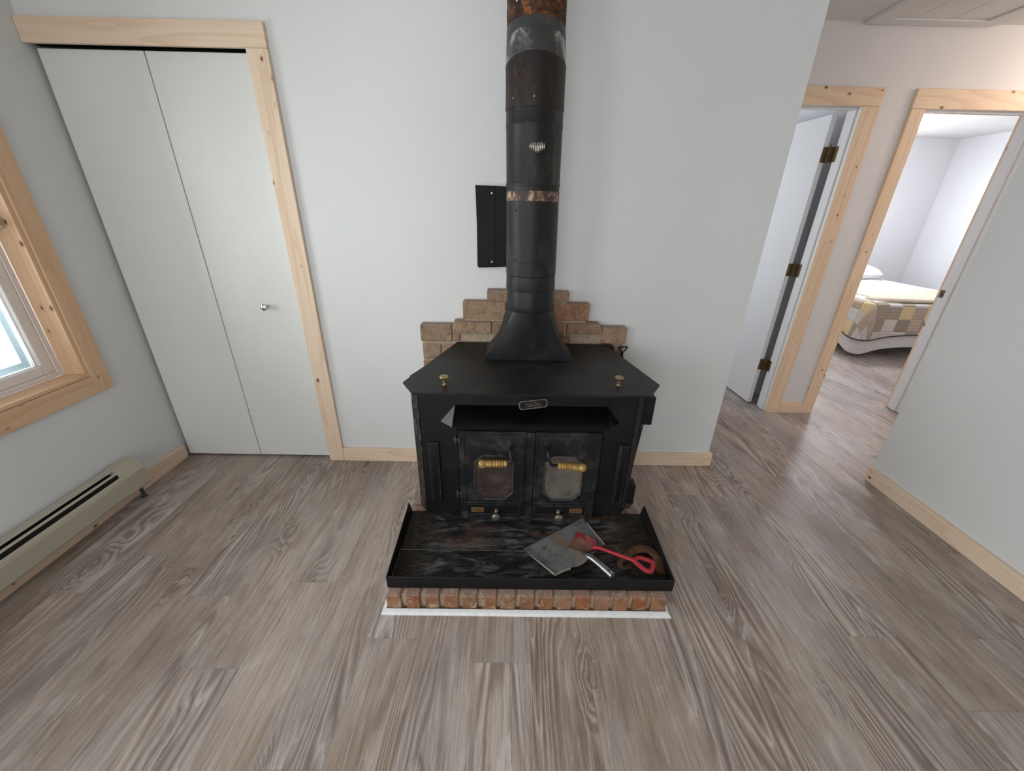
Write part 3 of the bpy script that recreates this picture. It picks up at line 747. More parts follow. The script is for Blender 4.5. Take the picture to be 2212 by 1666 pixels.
# hood over the doors
bm = B(); yh2 = -.645
A = [(-.190, yf-.004, .688), (.458, yf-.004, .690), (.462, yh2, .6235), (-.196, yh2, .6215)]
T = [(-.256, yf-.004, .607), (.517, yf-.004, .612)]
V = [bm.verts.new(p) for p in A+T]
bm.faces.new((V[0], V[1], V[2], V[3]))
bmesh.ops.solidify(bm, geom=bm.faces[:], thickness=.003)
hood = mk('door_hood', bm, M_HOOD, st, label='angled black smoke hood')
for k_, (tri, m_) in enumerate((((0, 3, 4), simple('reflection_bright_hood_end', (.42, .43, .45), .30, .8, var=.1)), ((1, 5, 2), M_HOOD))):  # left end gets a brighter metal, standing in for the reflection on it
    bm = B(); a_, b_, c_ = [Vector((A+T)[q]) for q in tri]; f_ = bm.faces.new([bm.verts.new(p) for p in (a_, b_, c_)])
    bmesh.ops.solidify(bm, geom=[f_], thickness=.002); mk('hood_end', bm, m_, hood, label='bright hood end made shiny for its reflection' if k_ == 0 else None)
# nameplate hung under the lid edge
npx, npy, npz = .133, -.676, .751
Mx = Matrix.Translation((npx, npy, npz)) @ Matrix.Rotation(math.radians(-8.5), 4, 'Y')
oct_ = [(-.056, -.010), (-.049, -.0185), (.049, -.0185), (.056, -.010), (.056, .010), (.049, .0185), (-.049, .0185), (-.056, .010)]
def oct_ring(k, dy): return [Mx @ Vector((x-math.copysign(k, x), dy, z-math.copysign(k, z))) for x, z in oct_]
bm = B(); loft(bm, [oct_ring(0, .002), oct_ring(0, -.0015), oct_ring(.0030, -.0015), oct_ring(.0032, .0005)]); npl = mk('nameplate', bm, M_PEWTER, st, label='small tilted metal nameplate')
bm = B(); loft(bm, [oct_ring(.0034, .0004), oct_ring(.0034, -.0002)]); mk('plate_field', bm, M_STOVE, npl)
bm = B()
def bar(x0_, z0_, x1_, z1_, r=.0007): tube(bm, [Mx @ Vector((x0_, -.0009, z0_)), Mx @ Vector((x1_, -.0009, z1_))], r, 6)
for a in (((-.029, -.0145), (-.029, .0135)), ((-.029, -.0145), (.029, -.0145)), ((.029, -.0145), (.029, -.004))): bar(*a[0], *a[1])
bar(-.016, .0125, .012, .0125, .0005)
mk('plate_border', bm, M_PEWTER, npl)
fc = bpy.data.curves.new('plate_text', 'FONT'); fc.body = 'SKOc'; fc.size = .0225; fc.extrude = .0007; fc.align_x = 'CENTER'; fc.align_y = 'CENTER'
fo = bpy.data.objects.new('plate_text_src', fc); COL.objects.link(fo); bpy.context.view_layer.update()
me = bpy.data.meshes.new_from_object(fo); bpy.data.objects.remove(fo)
bm = B(); bm.from_mesh(me); bpy.data.meshes.remove(me); bm.transform(Mx @ Matrix.Translation((.002, -.0010, -.001)) @ Matrix.Rotation(PI/2, 4, 'X'))
mk('plate_lettering', bm, M_PEWTER, npl)
bm = B(); tube(bm, [(npx-.004, -.676, .769), (npx-.002, -.668, .780), (npx, -.660, .797)], .004, 8); mk('plate_hook', bm, M_BLACKHANDLE, npl)
# centre post
bm = B(); box(bm, (.1185, yf-.012, .068+.02), (.1575, yf, .560), .003); mk('centre_post', bm, M_DOORIRON, st)

def oct_win(x0_, x1_, z0_, z1_, c): return [(x0_+c, z0_), (x1_-c, z0_), (x1_, z0_+c), (x1_, z1_-c), (x1_-c, z1_), (x0_+c, z1_), (x0_, z1_-c), (x0_, z0_+c)]
def stove_door(xa, xb, wx0, wx1, mirror):
    yd = yf-.016
    bm = B()
    # slab with octagonal window hole: frame built as ring between rounded rect and octagon
    z0_, z1_ = .092, .566
    wz0, wz1, c = .199, .440, .038
    ow = oct_win(wx0, wx1, wz0, wz1, c)
    outer = [(wx0+c, z0_), (wx1-c, z0_), (xb, z0_), (xb, wz1-c), (xb, z1_), (wx0+c, z1_), (xa, z1_), (xa, z0_)]
    outer = [(wx0+c, z0_), (wx1-c, z0_), (xb, wz0+c), (xb, wz1-c), (wx1-c, z1_), (wx0+c, z1_), (xa, wz1-c), (xa, wz0+c)]
    corners = {1: (xb, z0_), 3: (xb, z1_), 5: (xa, z1_), 7: (xa, z0_)}
    for yy0, flip in ((yd, 0),):
        vo = [bm.verts.new((x, yy0, z)) for x, z in outer]; vi = [bm.verts.new((x, yy0, z)) for x, z in ow]
        vob = [bm.verts.new((x, yf+.0005, z)) for x, z in outer]; vib = [bm.verts.new((x, yf+.0005, z)) for x, z in ow]
        for i in range(8):
            j = (i+1) % 8
            if i in corners:
                cf = bm.verts.new((corners[i][0], yy0, corners[i][1])); cb = bm.verts.new((corners[i][0], yf+.0005, corners[i][1]))
                bm.faces.new((vo[i], cf, vo[j], vi[j], vi[i])); bm.faces.new((vo[i], vob[i], cb, cf)); bm.faces.new((cf, cb, vob[j], vo[j]))
            else:
                bm.faces.new((vo[i], vo[j], vi[j], vi[i])); bm.faces.new((vo[i], vob[i], vob[j], vo[j]))
            bm.faces.new((vi[i], vi[j], vib[j], vib[i]))
    bmesh.ops.recalc_face_normals(bm, faces=bm.faces[:])
    d = mk('stove_door', bm, M_DOORIRON, st)
    # raised border mouldings
    bm = B()
    px0, px1, pz0, pz1 = xa+.025, xb-.012 if not mirror else xb-.028, .176, .544
    if mirror: px0 = xa+.008
    for a in (((px0, pz0), (px1, pz0)), ((px1, pz0), (px1, pz1)), ((px1, pz1), (px0, pz1)), ((px0, pz1), (px0, pz0))):
        tube(bm, [(a[0][0], yd, a[0][1]), (a[1][0], yd, a[1][1])], .0035, 8)
    mk('panel_moulding', bm, M_DOORIRON, d, smooth=True)
    bm = B(); ring = oct_win(wx0-.001, wx1+.001, wz0-.001, wz1+.001, c); n = 8
    for i in range(n):
        a, b = ring[i], ring[(i+1) % n]; tube(bm, [(a[0], yd-.0005, a[1]), (b[0], yd-.0005, b[1])], .0032, 8)
    mk('window_rim', bm, M_GREYIRON, d, smooth=True)
    bm = B(); prism(bm, oct_win(wx0, wx1, wz0, wz1, c), yd+.006, yd+.010, 'y')
    if not mirror: mk('wire_screen', bm, M_SCREEN, d, label='rusty woven wire screen')
    else: mk('fogged_glass', bm, M_FOGGED, d, label='ash-fogged glass pane')
    # draft slot frame
    sx0, sx1 = (xa+.026, xb-.014) if not mirror else (xa+.006, xb-.026)
    bm = B(); sz0, sz1 = .094, .163
    for a in ((sx0, sx1, sz1, sz1+.006), (sx0, sx1, sz0, sz0+.009)): box(bm, (a[0], yd-.006, a[2]), (a[1], yd+.001, a[3]), .0015)
    for a in ((sx0, sx0+.008), (sx1-.008, sx1)): box(bm, (a[0], yd-.006, sz0), (a[1], yd+.001, sz1), .0015)
    dr = mk('draft_frame', bm, M_DOORIRON, d)
    bm = B(); box(bm, (sx0+.012, yd-.0012, .107), (sx1-.012, yd, .150)); mk('draft_slot', bm, M_DARK, dr)
    bx = (sx0+.022, sx0+.082) if not mirror else (sx1-.088, sx1-.026)
    bm = B(); box(bm, (bx[0], yd-.0022, .118), (bx[1], yd-.001, .147), .0006, 1); mk('fire_brick_glimpse', bm, M_BUFF, dr, label='buff fire brick seen through the draft slot')
    bm = B(); box(bm, (sx0+.012, yd-.0030, .1065), (sx1-.012, yd-.0008, .109), .0005, 1); mk('slide_rail', bm, M_GREYIRON, dr)
    kx = -.013 if not mirror else .284
    bm = B(); lathe(bm, (kx, yd-.001, .123), (0, -1, -.10), [(.010, 0), (.010, .005), (.006, .010), (.0065, .018), (.013, .023), (.0195, .030), (.0205, .038), (.0155, .046), (.003, .050)], 20)
    box(bm, (kx-.009, yd-.007, .106), (kx+.009, yd-.001, .142), .003)
    mk('draft_knob', bm, M_PEWTER, dr, smooth=True, label='pewter draft knob')
    # bent rod handle with turned golden grip
    hx, hz = (.050, .498) if not mirror else (.212, .500)
    gx0, gx1 = (.036, -.090) if not mirror else (.255, .382)
    s = 1 if mirror else -1
    hd = B(); lathe(hd, (hx, yd, hz), (0, -1, 0), [(.017, -.001), (.017, .003), (.012, .006), (.011, .012)], 24)
    hd = mk('door_handle', hd, M_DOORIRON, d, smooth=True)
    zg = .440 if not mirror else .434
    zg1 = .436 if not mirror else .424
    pth = spline([(hx, yd-.006, hz), (hx, yd-.030, hz-.004), (hx+s*.001, yd-.050, hz-.022), (hx+(.004 if not mirror else .009), yd-.056, zg+.018), (hx+s*.012+(0 if not mirror else .006), yd-.056, zg+.002), (gx0, yd-.056, zg), (gx0+s*.012, yd-.056, zg)], 5)
    bm = B(); tube(bm, pth, .0065, 12); mk('handle_rod', bm, M_BLACKHANDLE, hd, smooth=True)
    L = abs(gx1-gx0); prof = [(.010, 0), (.0135, .002)]
    for k in range(5):
        h_ = .004+k*.0115
        prof += [(.0135, h_), (.0160, h_+.002), (.0165, h_+.0055), (.0160, h_+.009), (.0128, h_+.0112)]
    prof += [(.0150, .066), (.0155, .085), (.0150, .096), (.0185, .101), (.0195, .110), (.0180, .119), (.012, .1245), (.003, L)]
    bm = B(); lathe(bm, (gx0, yd-.056, zg), (gx1-gx0, 0, zg1-zg), prof, 24); mk('turned_grip', bm, M_GRIP, hd, smooth=True, label='turned golden grip')
    # hinges on the outer side
    for hz_ in (.519, .222):
        bm = B(); ex = xa if not mirror else xb; o = -1 if not mirror else 1
        lathe(bm, (ex+o*.014, yf-.010, hz_-.018), (0, 0, 1), [(.002, 0), (.006, .002), (.006, .034), (.002, .036)], 12)
        box(bm, (min(ex+o*.014, ex-o*.004), yf-.013, hz_-.005), (max(ex+o*.014, ex-o*.004), yf-.009, hz_+.005), .001, 1)
        box(bm, (min(ex, ex-o*.006), yf-.020, hz_-.020), (max(ex, ex-o*.006), yf-.008, hz_+.014), .001, 1)
        mk('door_hinge', bm, M_GREYIRON if not mirror else M_DOORIRON, d)
    return d
stove_door(-.181, .1165, -.111, .062, False)
stove_door(.1595, .450, .208, .379, True)
# side vents
for vx0, vx1, tilt in ((-.318, -.268, 0), (.532, .579, 0)):
    bm = B(); box(bm, (vx0, yf-.018, .178), (vx1, yf-.003, .505), .004)
    v_ = mk('air_vent', bm, M_DOORIRON, st)
    bm = B(); box(bm, (vx0+.014, yf-.0195, .185), (vx1-.012, yf-.0175, .492))
    mk('vent_recess', bm, M_VENTDARK, v_)
    bm = B()
    for k in range(44): box(bm, (vx0+.015, yf-.0205, .188+k*.0069), (vx1-.013, yf-.019, .1905+k*.0069))
    mk('louvre', bm, M_HOOD, v_)
# blower box, its cord and the lower junction on the right side
bm = B(); box(bm, (.612, -.470, .548), (.700, -.40, .688), .003); bw = mk('blower_box', bm, M_STOVE, st)
bm = B(); tube(bm, spline([(.655, -.465, .548), (.655, -.468, .53), (.648, -.47, .45), (.640, -.475, .36), (.634, -.48, .26)], 6), .008, 8)
tube(bm, [(.655, -.466, .552), (.653, -.472, .537)], .009, 8); mk('power_cord', bm, M_CORD, bw, smooth=True)
bm = B(); box(bm, (.602, -.515, .125), (.664, -.455, .235), .004); box(bm, (.612, -.513, .231), (.650, -.46, .252), .01, 2); box(bm, (.602, -.518, .16), (.65, -.51, .20), .004); jb = mk('thermostat_box', bm, M_STOVE, st)
bm = B(); tube(bm, spline([(.645, -.49, .13), (.652, -.50, .11), (.655, -.50, .098), (.64, -.505, .094), (.625, -.49, .094)], 5), .004, 8)
tube(bm, spline([(.655, -.48, .13), (.672, -.49, .115), (.660, -.488, .096), (.650, -.46, .0925)], 5), .004, 8); mk('power_cord', bm, M_CORD, jb, smooth=True)

# ================================================================== STOVE PIPE
sp = root('stove_pipe', (.12, -.24, .806), 'black steel stove pipe rising from the wood stove, rusty at the top', 'stove pipe')
def cx_(z): return .128-.0125*(z-1.03)/.9
YP = -.245
N = 48
def ring(z, r, y=YP, tilt=0.0, dx=0.0):
    ax = (0, -math.sin(math.radians(tilt)), math.cos(math.radians(tilt)))
    # tilt>0: front (towards -y) edge raised
    ax = (0, math.sin(math.radians(tilt)), math.cos(math.radians(tilt)))
    return circ((cx_(z)+dx, y, z), r, ax, N)
def section(name, rows, mat, label=None):
    bm = B(); loft(bm, [ring(*r) if isinstance(r, tuple) else r for r in rows]); return mk(name, bm, mat, sp, smooth=True, label=label)
# boot: rectangle -> circle
def rect_ring(z, x0_, x1_, y0_, y1_):
    c = circ((0, 0, 0), 1, (0, 0, 1), N); out = []
    for p in c:
        ax, ay = p.x, p.y; k = 1/max(abs(ax), abs(ay)); ax *= k; ay *= k
        out.append(Vector(((x0_+x1_)/2+ax*(x1_-x0_)/2, (y0_+y1_)/2+ay*(y1_-y0_)/2, z)))
    return out
base_r = rect_ring(.8062, -.080, .334, -.334, -.150); base_r2 = rect_ring(.8165, -.076, .330, -.334, -.153)
top_r = ring(1.031, .1085)
rows = [base_r, base_r2]
for k in range(1, 11):
    t_ = k/10.; z = .8165+(1.031-.8165)*t_
    s_ = t_
    row = []
    for a, b in zip(base_r2, top_r):
        p = a.lerp(b, s_); p.z = z; 
        p.x = cx_(1.031)+(p.x-cx_(1.031))*(1-.10*math.sin(PI*t_))
        row.append(p)
    rows.append(row)
section('flue_boot', rows, M_BOOT, 'flared square-to-round boot')
section('boot_collar', [(1.0305, .1085), (1.034, .1097), (1.060, .1075), (1.117, .1060), (1.1195, .1055)], M_BOOT)
section('pipe_section', [(1.1195, .1050), (1.1200, .1092), (1.1235, .1098), (1.150, .1092), (1.180, .1083), (1.1825, .1075)], M_PIPE)
section('pipe_section', [(1.1825, .1050), (1.1850, .1052), (1.1865, .1100), (1.238, .1094), (1.2415, .1093), (1.2425, .1102), (1.30, .1098), (1.40, .1090), (1.476, .1088), (1.479, .1090)], M_PIPE)
section('rusty_band', [(1.478, .1090), (1.4805, .1094), (1.511, .1092), (1.514, .1088)], M_BAND, 'band of flaking rust')
section('pipe_section', [(1.513, .1085), (1.530, .1085), (1.534, .1098), (1.538, .1105), (1.542, .1098), (1.547, .1086), (1.64, .1092), (1.728, .1096), (1.732, .1108), (1.737, .1114), (1.742, .1108), (1.747, .1098), (1.788, .1096)], M_PIPE)
section('elbow_lower', [(1.787, .1085), (1.788, .1118), (1.793, .1122), (1.830, .1112, YP, 1.5), (1.865, .1108, YP, 5), (1.912, .1112, YP+.000, 14), (1.9185, .1122, YP+.001, 14), (1.9215, .110, YP+.002, 14)], M_PIPEBROWN, 'scorched brown elbow piece')
section('elbow_middle', [(1.921, .1088, YP+.002, 14), (1.922, .1098, YP+.003, 14.5), (1.952, .1094, YP+.010, 17), (1.985, .1092, YP+.016, 20), (1.9875, .1080, YP+.017, 20)], M_SILVER, 'burnished silver elbow piece')
section('elbow_upper', [(1.987, .1070, YP+.017, 20), (1.9885, .1084, YP+.018, 20), (2.012, .108, YP+.026, 14), (2.036, .1075, YP+.031, 9), (2.038, .106, YP+.032, 9)], M_GREYPIPE if 'M_GREYPIPE' in globals() else metal_paint('dull_grey_pipe', (.045, .045, .046), (.085, .083, .080), .7, .42, 10, .05), 'dull grey elbow piece')
section('chimney_pipe', [(2.036, .1035, YP+.032, 8), (2.037, .1065, YP+.032, 8), (2.064, .1063, YP+.036, 2), (2.066, .1072, YP+.036, 1), (2.075, .1070, YP+.036, 0), (2.14, .1065, YP+.037, 0), (2.419, .1065, YP+.037, 0)], M_RUST, 'rust-covered upper pipe')
def screw(z, ang, r=.111, mat=M_CORD, s=.0042, name='screw'):
    a = math.radians(ang); d = Vector((math.sin(a), -math.cos(a), 0)); c = Vector((cx_(z), YP, z))+d*r
    bm = B(); lathe(bm, c-d*.002, d, [(s, 0), (s*1.05, .002), (s*.8, .0045), (s*.2, .0055)], 10); mk(name, bm, mat, sp)
for z in (1.443, 1.252): screw(z, -40, .1095); screw(z, 62, .1095)
screw(1.815, -4, .112, M_NICKEL, .0032); screw(1.815, -47, .112, M_NICKEL, .003)
screw(2.083, 16, .1445-.037, M_NICKEL, .0035); screw(2.083, -42, .1445-.037, M_NICKEL, .0035)
# seam running up the pipe
def seam(z0_, z1_, ang, r):
    a = math.radians(ang); d = Vector((math.sin(a), -math.cos(a), 0))
    bm = B(); tube(bm, [Vector((cx_(z), YP, z))+d*r for z in (z0_, (z0_+z1_)/2, z1_)], .0016, 6); mk('pipe_seam', bm, M_PIPE, sp)
seam(1.245, 1.478, 3, .1090); seam(1.548, 1.726, 6, .1086)
# damper handle: coiled wire lens
dz = 1.660; dc = Vector((cx_(dz)+.006, YP-.128, dz))
bm = B(); 
for k in range(9):
    u_ = -.026+.0065*k; hh = .0065+.009*math.cos(u_/.030*PI/2)
    ringp = [dc+Vector((u_, math.sin(2*PI*i/14)*.006, math.cos(2*PI*i/14)*hh-(.003 if abs(u_) < .012 else 0))) for i in range(15)]
    tube(bm, ringp, .0021, 6)
tube(bm, [dc+Vector((-.029, 0, .001)), dc+Vector((.029, 0, -.001))], .0035, 8)
dh = mk('damper_handle', bm, M_NICKEL, sp, smooth=True, label='coiled nickel damper handle')
bm = B(); tube(bm, [dc+Vector((0, .022, 0)), dc+Vector((0, .002, -.002)), dc+Vector((0, -.003, -.014))], .0042, 8); mk('damper_rod', bm, M_NICKEL, dh, smooth=True)

# black heat shield on the wall beside the pipe
hs = root('heat_shield', (.03, -.02, 1.18), 'black sheet metal plate fixed to the wall behind the stove pipe', 'metal plate')
bm = B()
prism(bm, [(-.134, 1.544), (-.125, 1.176), (.195, 1.19), (.195, 1.538)], -.018, -.015, 'y'); box(bm, (-.130, -.0152, 1.18), (-.120, -.001, 1.54)); box(bm, (.18, -.0152, 1.195), (.19, -.001, 1.53))
mk('plate', bm, M_PLATE, hs)
bm = B(); box(bm, (-.075, -.0205, 1.190), (-.040, -.0178, 1.535), .001, 1); mk('folded_rib', bm, M_PLATE, hs)
for x_, z_ in ((-.058, 1.512), (-.058, 1.205)):
    bm = B(); lathe(bm, (x_, -.0205, z_), (0, -1, 0), [(.0045, 0), (.004, .0015), (.002, .003)], 10); mk('screw', bm, simple('white_screw_head', (.85, .85, .85), .3), hs)

# ================================================================== HEARTH TOOLS hung on the brick panel
tl = root('fire_poker', (.56, -.085, .10), 'black fire tool with an open loop handle hanging behind the stove', 'fire tool')
bm = B(); tube(bm, spline([(.500, -.088, .800), (.540, -.088, .806), (.572, -.088, .800), (.582, -.088, .780), (.582, -.088, .755), (.572, -.088, .728), (.545, -.088, .722), (.515, -.088, .735), (.500, -.088, .765), (.500, -.088, .800)], 5), .0075, 10, flat=(1, .6)); mk('loop_handle', bm, M_BLACKHANDLE, tl, smooth=True)
bm = B(); tube(bm, [(.552, -.088, .724), (.552, -.088, .20)], .005, 8); tube(bm, [(.552, -.088, .20), (.555, -.088, .10)], [.005, .002], 8); mk('rod', bm, M_BLACKHANDLE, tl)
tb = root('fire_brush', (.633, -.085, .10), 'black fire tool with a Y-shaped handle beside the loop handled one', 'fire tool')
bm = B()
tube(bm, spline([(.633, -.088, .765), (.622, -.088, .778), (.613, -.088, .790), (.613, -.088, .798), (.633, -.088, .797), (.653, -.088, .797), (.652, -.088, .788), (.643, -.088, .776), (.633, -.088, .765)], 5), .0048, 8)
tube(bm, [(.633, -.088, .770), (.632, -.088, .742)], [.007, .006], 8); lathe(bm, (.632, -.088, .728), (0, 0, 1), [(.009, 0), (.012, .006), (.012, .014), (.007, .018)], 12); mk('handle', bm, M_BLACKHANDLE, tb, smooth=True)
bm = B(); tube(bm, [(.632, -.088, .735), (.632, -.088, .22)], .005, 8); mk('rod', bm, M_BLACKHANDLE, tb)
bm = B(); lathe(bm, (.632, -.088, .10), (0, 0, 1), [(.017, 0), (.016, .06), (.012, .12), (.006, .13)], 16); mk('bristle_head', bm, M_CORD, tb)

# ================================================================== THINGS IN THE TRAY
ZT = pz+.0064
# flat iron bar (far part lies on the rear sheet)
ib = B(); c0 = Vector((.258, -.919, 0)); c1 = Vector((.548, -.807, 0)); d_ = (c1-c0).normalized(); nrm = Vector((-d_.y, d_.x, 0))
prism(ib, [tuple((c0+nrm*.012)[:2]), tuple((c1+nrm*.012)[:2]), tuple((c1-nrm*.012)[:2]), tuple((c0-nrm*.012)[:2])], pz+.0032, pz+.0082, 'z', .001)
tag(mk('iron_strap', ib, M_IRONBAR, origin=(.4, -.86, pz+.003)), 'flat sooty iron strap lying under the dustpan handle in the tray', 'iron strap')
# dustpan
dp = root('dustpan', (.32, -.80, pz+.005), 'grey galvanised metal dustpan lying in the black tray under the red shovel', 'dustpan')
A0 = Vector((.113, -.786, ZT+.0008)); B0 = Vector((.402, -.593, ZT+.0008)); C0 = Vector((.463, -.786, .128)); D0 = Vector((.232, -.936, .122))
nu, nv = 26, 18
def dp_pt(u_, v_):
    p = (A0.lerp(B0, u_)).lerp(D0.lerp(C0, u_), v_)
    # gentle channel: floor drops in the middle, back edge curls up, hump towards the handle
    p.z -= .010*math.sin(PI*u_)*v_*(1-v_)*2
    p.z += .030*math.exp(-((u_-.56)/.11)**2)*max(0, v_-.30)**1.3 + .007*math.exp(-((u_-1.0)/.09)**2)*(1-v_) 
    e = abs(u_-.5)*2
    if v_ > .75: 
        pull = (v_-.75)/.25
        p += (Vector((.055, -.083, 0)).normalized())*(.028*pull*math.exp(-((u_-.5)/.22)**2))
    return p
bm = B()
gv = [[bm.verts.new(dp_pt(i/nu, j/nv)) for j in range(nv+1)] for i in range(nu+1)]
for i in range(nu):
    for j in range(nv): bm.faces.new((gv[i][j], gv[i+1][j], gv[i+1][j+1], gv[i][j+1]))
bmesh.ops.solidify(bm, geom=bm.faces[:], thickness=.0016)
mk('pan_sheet', bm, M_GALVPAN, dp, smooth=True)
bm = B(); tube(bm, [A0+Vector((.002, .001, .0012)), B0+Vector((.002, .001, .0012))], .0022, 8); mk('lip', bm, M_GALVBRIGHT, dp, smooth=True)
for u_ in (0, 1):
    bm = B()
    pts = [dp_pt(u_, j/nv) for j in range(4, nv+1)]
    tube(bm, [p+Vector((0, 0, .002)) for p in pts], [.0015+.003*k/len(pts) for k in range(len(pts))], 6)
    mk('side_fold', bm, M_GALV, dp, smooth=True)
bm = B()
for k in range(9):
    p = dp_pt(.02+.03*k, 1.0); box(bm, (p.x-.0035, p.y-.005, p.z-.006), (p.x+.0035, p.y+.001, p.z+.001), .001, 1)
mk('torn_edge', bm, M_GALV, dp)
hp = spline([(.352, -.832, .1235), (.368, -.852, .138), (.380, -.868, .150), (.405, -.899, .1555), (.452, -.966, .158)], 5)
bm = B(); tube(bm, hp, [.006+.008*min(1, k/9) for k in range(len(hp))], 14, flat=(.75, 1)); dhn = mk('handle', bm, M_GALVBRIGHT, dp, smooth=True, label='bright tubular handle')
bm = B(); lathe(bm, (.440, -.949, .1655), (-.05, .05, 1), [(.0045, 0), (.0045, .0025)], 10); mk('hang_hole', bm, M_DARK, dhn)
# red shovel
sh = root('ash_shovel', (.45, -.82, .12), 'small red metal shovel with a D grip lying across the grey dustpan', 'shovel')
S0 = Vector((.357, -.697, .113)); S1 = Vector((.303, -.789, .110)); S2 = Vector((.392, -.846, .124)); S3 = Vector((.434, -.776, .126))
bm = B(); nu, nv = 14, 16
def sh_pt(u_, v_):
    # v along blade (0 tip, 1 shoulder), u across
    sh_w = 1.0 if v_ < .72 else math.sqrt(max(0.05, 1-((v_-.72)/.28)**2*.72))
    uu = .5+(u_-.5)*sh_w
    p = (S0.lerp(S1, uu)).lerp(S3.lerp(S2, uu), v_)
    p.z += .020*abs(u_-.5)**2*4*(.3+.7*v_) + .012*max(0, v_-.8)**1.0*2
    return p
gv = [[bm.verts.new(sh_pt(i/nu, j/nv)) for j in range(nv+1)] for i in range(nu+1)]
for i in range(nu):
    for j in range(nv): bm.faces.new((gv[i][j], gv[i+1][j], gv[i+1][j+1], gv[i][j+1]))
bmesh.ops.solidify(bm, geom=bm.faces[:], thickness=.002)
mk('blade', bm, M_RED, sh, smooth=True, label='worn dusty red blade')
bm = B(); hp = spline([(.408, -.808, .132), (.424, -.817, .146), (.440, -.826, .149), (.50, -.852, .146), (.566, -.880, .142)], 5)
tube(bm, hp, [.0095]*6+[.0078]*(len(hp)-6), 12); mk('shaft', bm, M_REDCLEAN, sh, smooth=True)
bm = B(); g_ = [(.562, -.878, .142), (.588, -.862, .140), (.628, -.874, .138), (.640, -.889, .137), (.618, -.924, .135), (.596, -.917, .136), (.562, -.878, .142)]
tube(bm, spline(g_, 3), .0094, 10, flat=(.75, 1.1)); mk('d_grip', bm, M_REDCLEAN, sh, smooth=True)
# rusty hook
bm = B(); z0_ = ZT+.009
hk = spline([(.556, -.872, z0_), (.530, -.880, z0_), (.514, -.868, z0_), (.522, -.846, z0_), (.548, -.824, z0_), (.585, -.797, z0_+.002), (.625, -.783, z0_+.004), (.660, -.790, z0_+.004), (.678, -.812, z0_+.002), (.684, -.845, z0_), (.678, -.885, z0_), (.672, -.903, z0_)], 6)
tube(bm, hk, [.008+.0085*min(1, max(0, (k-10)/26)) for k in range(len(hk))], 12, flat=(.55, 1.25))
tag(mk('iron_hook', bm, M_HOOKRUST, origin=(.60, -.84, ZT), smooth=True), 'rusty brown curved iron hook in the right end of the tray', 'hook')

# ================================================================== BEDROOM
cl = root('ceiling_light', (4.27, 2.88, ZC), 'glowing white flush ceiling light in the bedroom', 'ceiling light')
bm = B(); lathe(bm, (4.27, 2.88, ZC), (0, 0, -1), [(.19, 0), (.19, .018), (.18, .022)], 40); mk('ceiling_plate', bm, M_WHITE, cl)
g = G('lit_diffuser'); M_LAMP = g.set(color=(.9, .9, .92), rough=.4, emit=(.88, .90, 1.0), es=115.0)
bm = B(); lathe(bm, (4.27, 2.88, ZC-.02), (0, 0, -1), [(.172, 0), (.170, .03), (.15, .07), (.10, .095), (.01, .105)], 40); mk('diffuser', bm, M_LAMP, cl, smooth=True, label='glowing white diffuser')

bd = root('bed', (4.65, 3.05, 0), 'double bed with a beige patchwork quilt beyond the right hall doorway', 'bed')
bx0, bx1, by0, by1, bz = 3.86, 5.40, 2.07, 4.10, .60
bm = B(); box(bm, (bx0+.04, by0+.04, .16), (bx1-.04, by1, .36), .02); mk('box_spring', bm, simple('pale_ticking', (.5, .48, .45), .8), bd)
for lx in (bx0+.12, bx1-.12):
    for ly in (by0+.14, by1-.12):
        bm = B(); box(bm, (lx-.02, ly-.02, 0), (lx+.02, ly+.02, .16)); mk('bed_leg', bm, M_CORD, bd)
bm = B(); box(bm, (bx0+.02, by0+.02, .362), (bx1-.02, by1, .575), .05, 4); mk('mattress', bm, simple('white_mattress', (.7, .69, .67), .8), bd)
def rrect(x0_, x1_, y0_, y1_, r, n_side=40, n_c=10):
    pts = []; nor = []
    for (cx, cy, a0) in ((x1_-r, y1_-r, 0), (x0_+r, y1_-r, 90), (x0_+r, y0_+r, 180), (x1_-r, y0_+r, 270)):
        for k in range(n_c+1):
            a = math.radians(a0+90*k/n_c); pts.append(Vector((cx+r*math.cos(a), cy+r*math.sin(a), 0))); nor.append(Vector((math.cos(a), math.sin(a), 0)))
    # subdivide straight sides
    P_, N_ = [], []
    n = len(pts)
    for i in range(n):
        j = (i+1) % n; P_.append(pts[i]); N_.append(nor[i])
        if (pts[j]-pts[i]).length > .3:
            for k in range(1, n_side):
                P_.append(pts[i].lerp(pts[j], k/n_side)); N_.append(nor[i])
    return P_, N_
P_, N_ = rrect(bx0, bx1, by0, by1, .10)
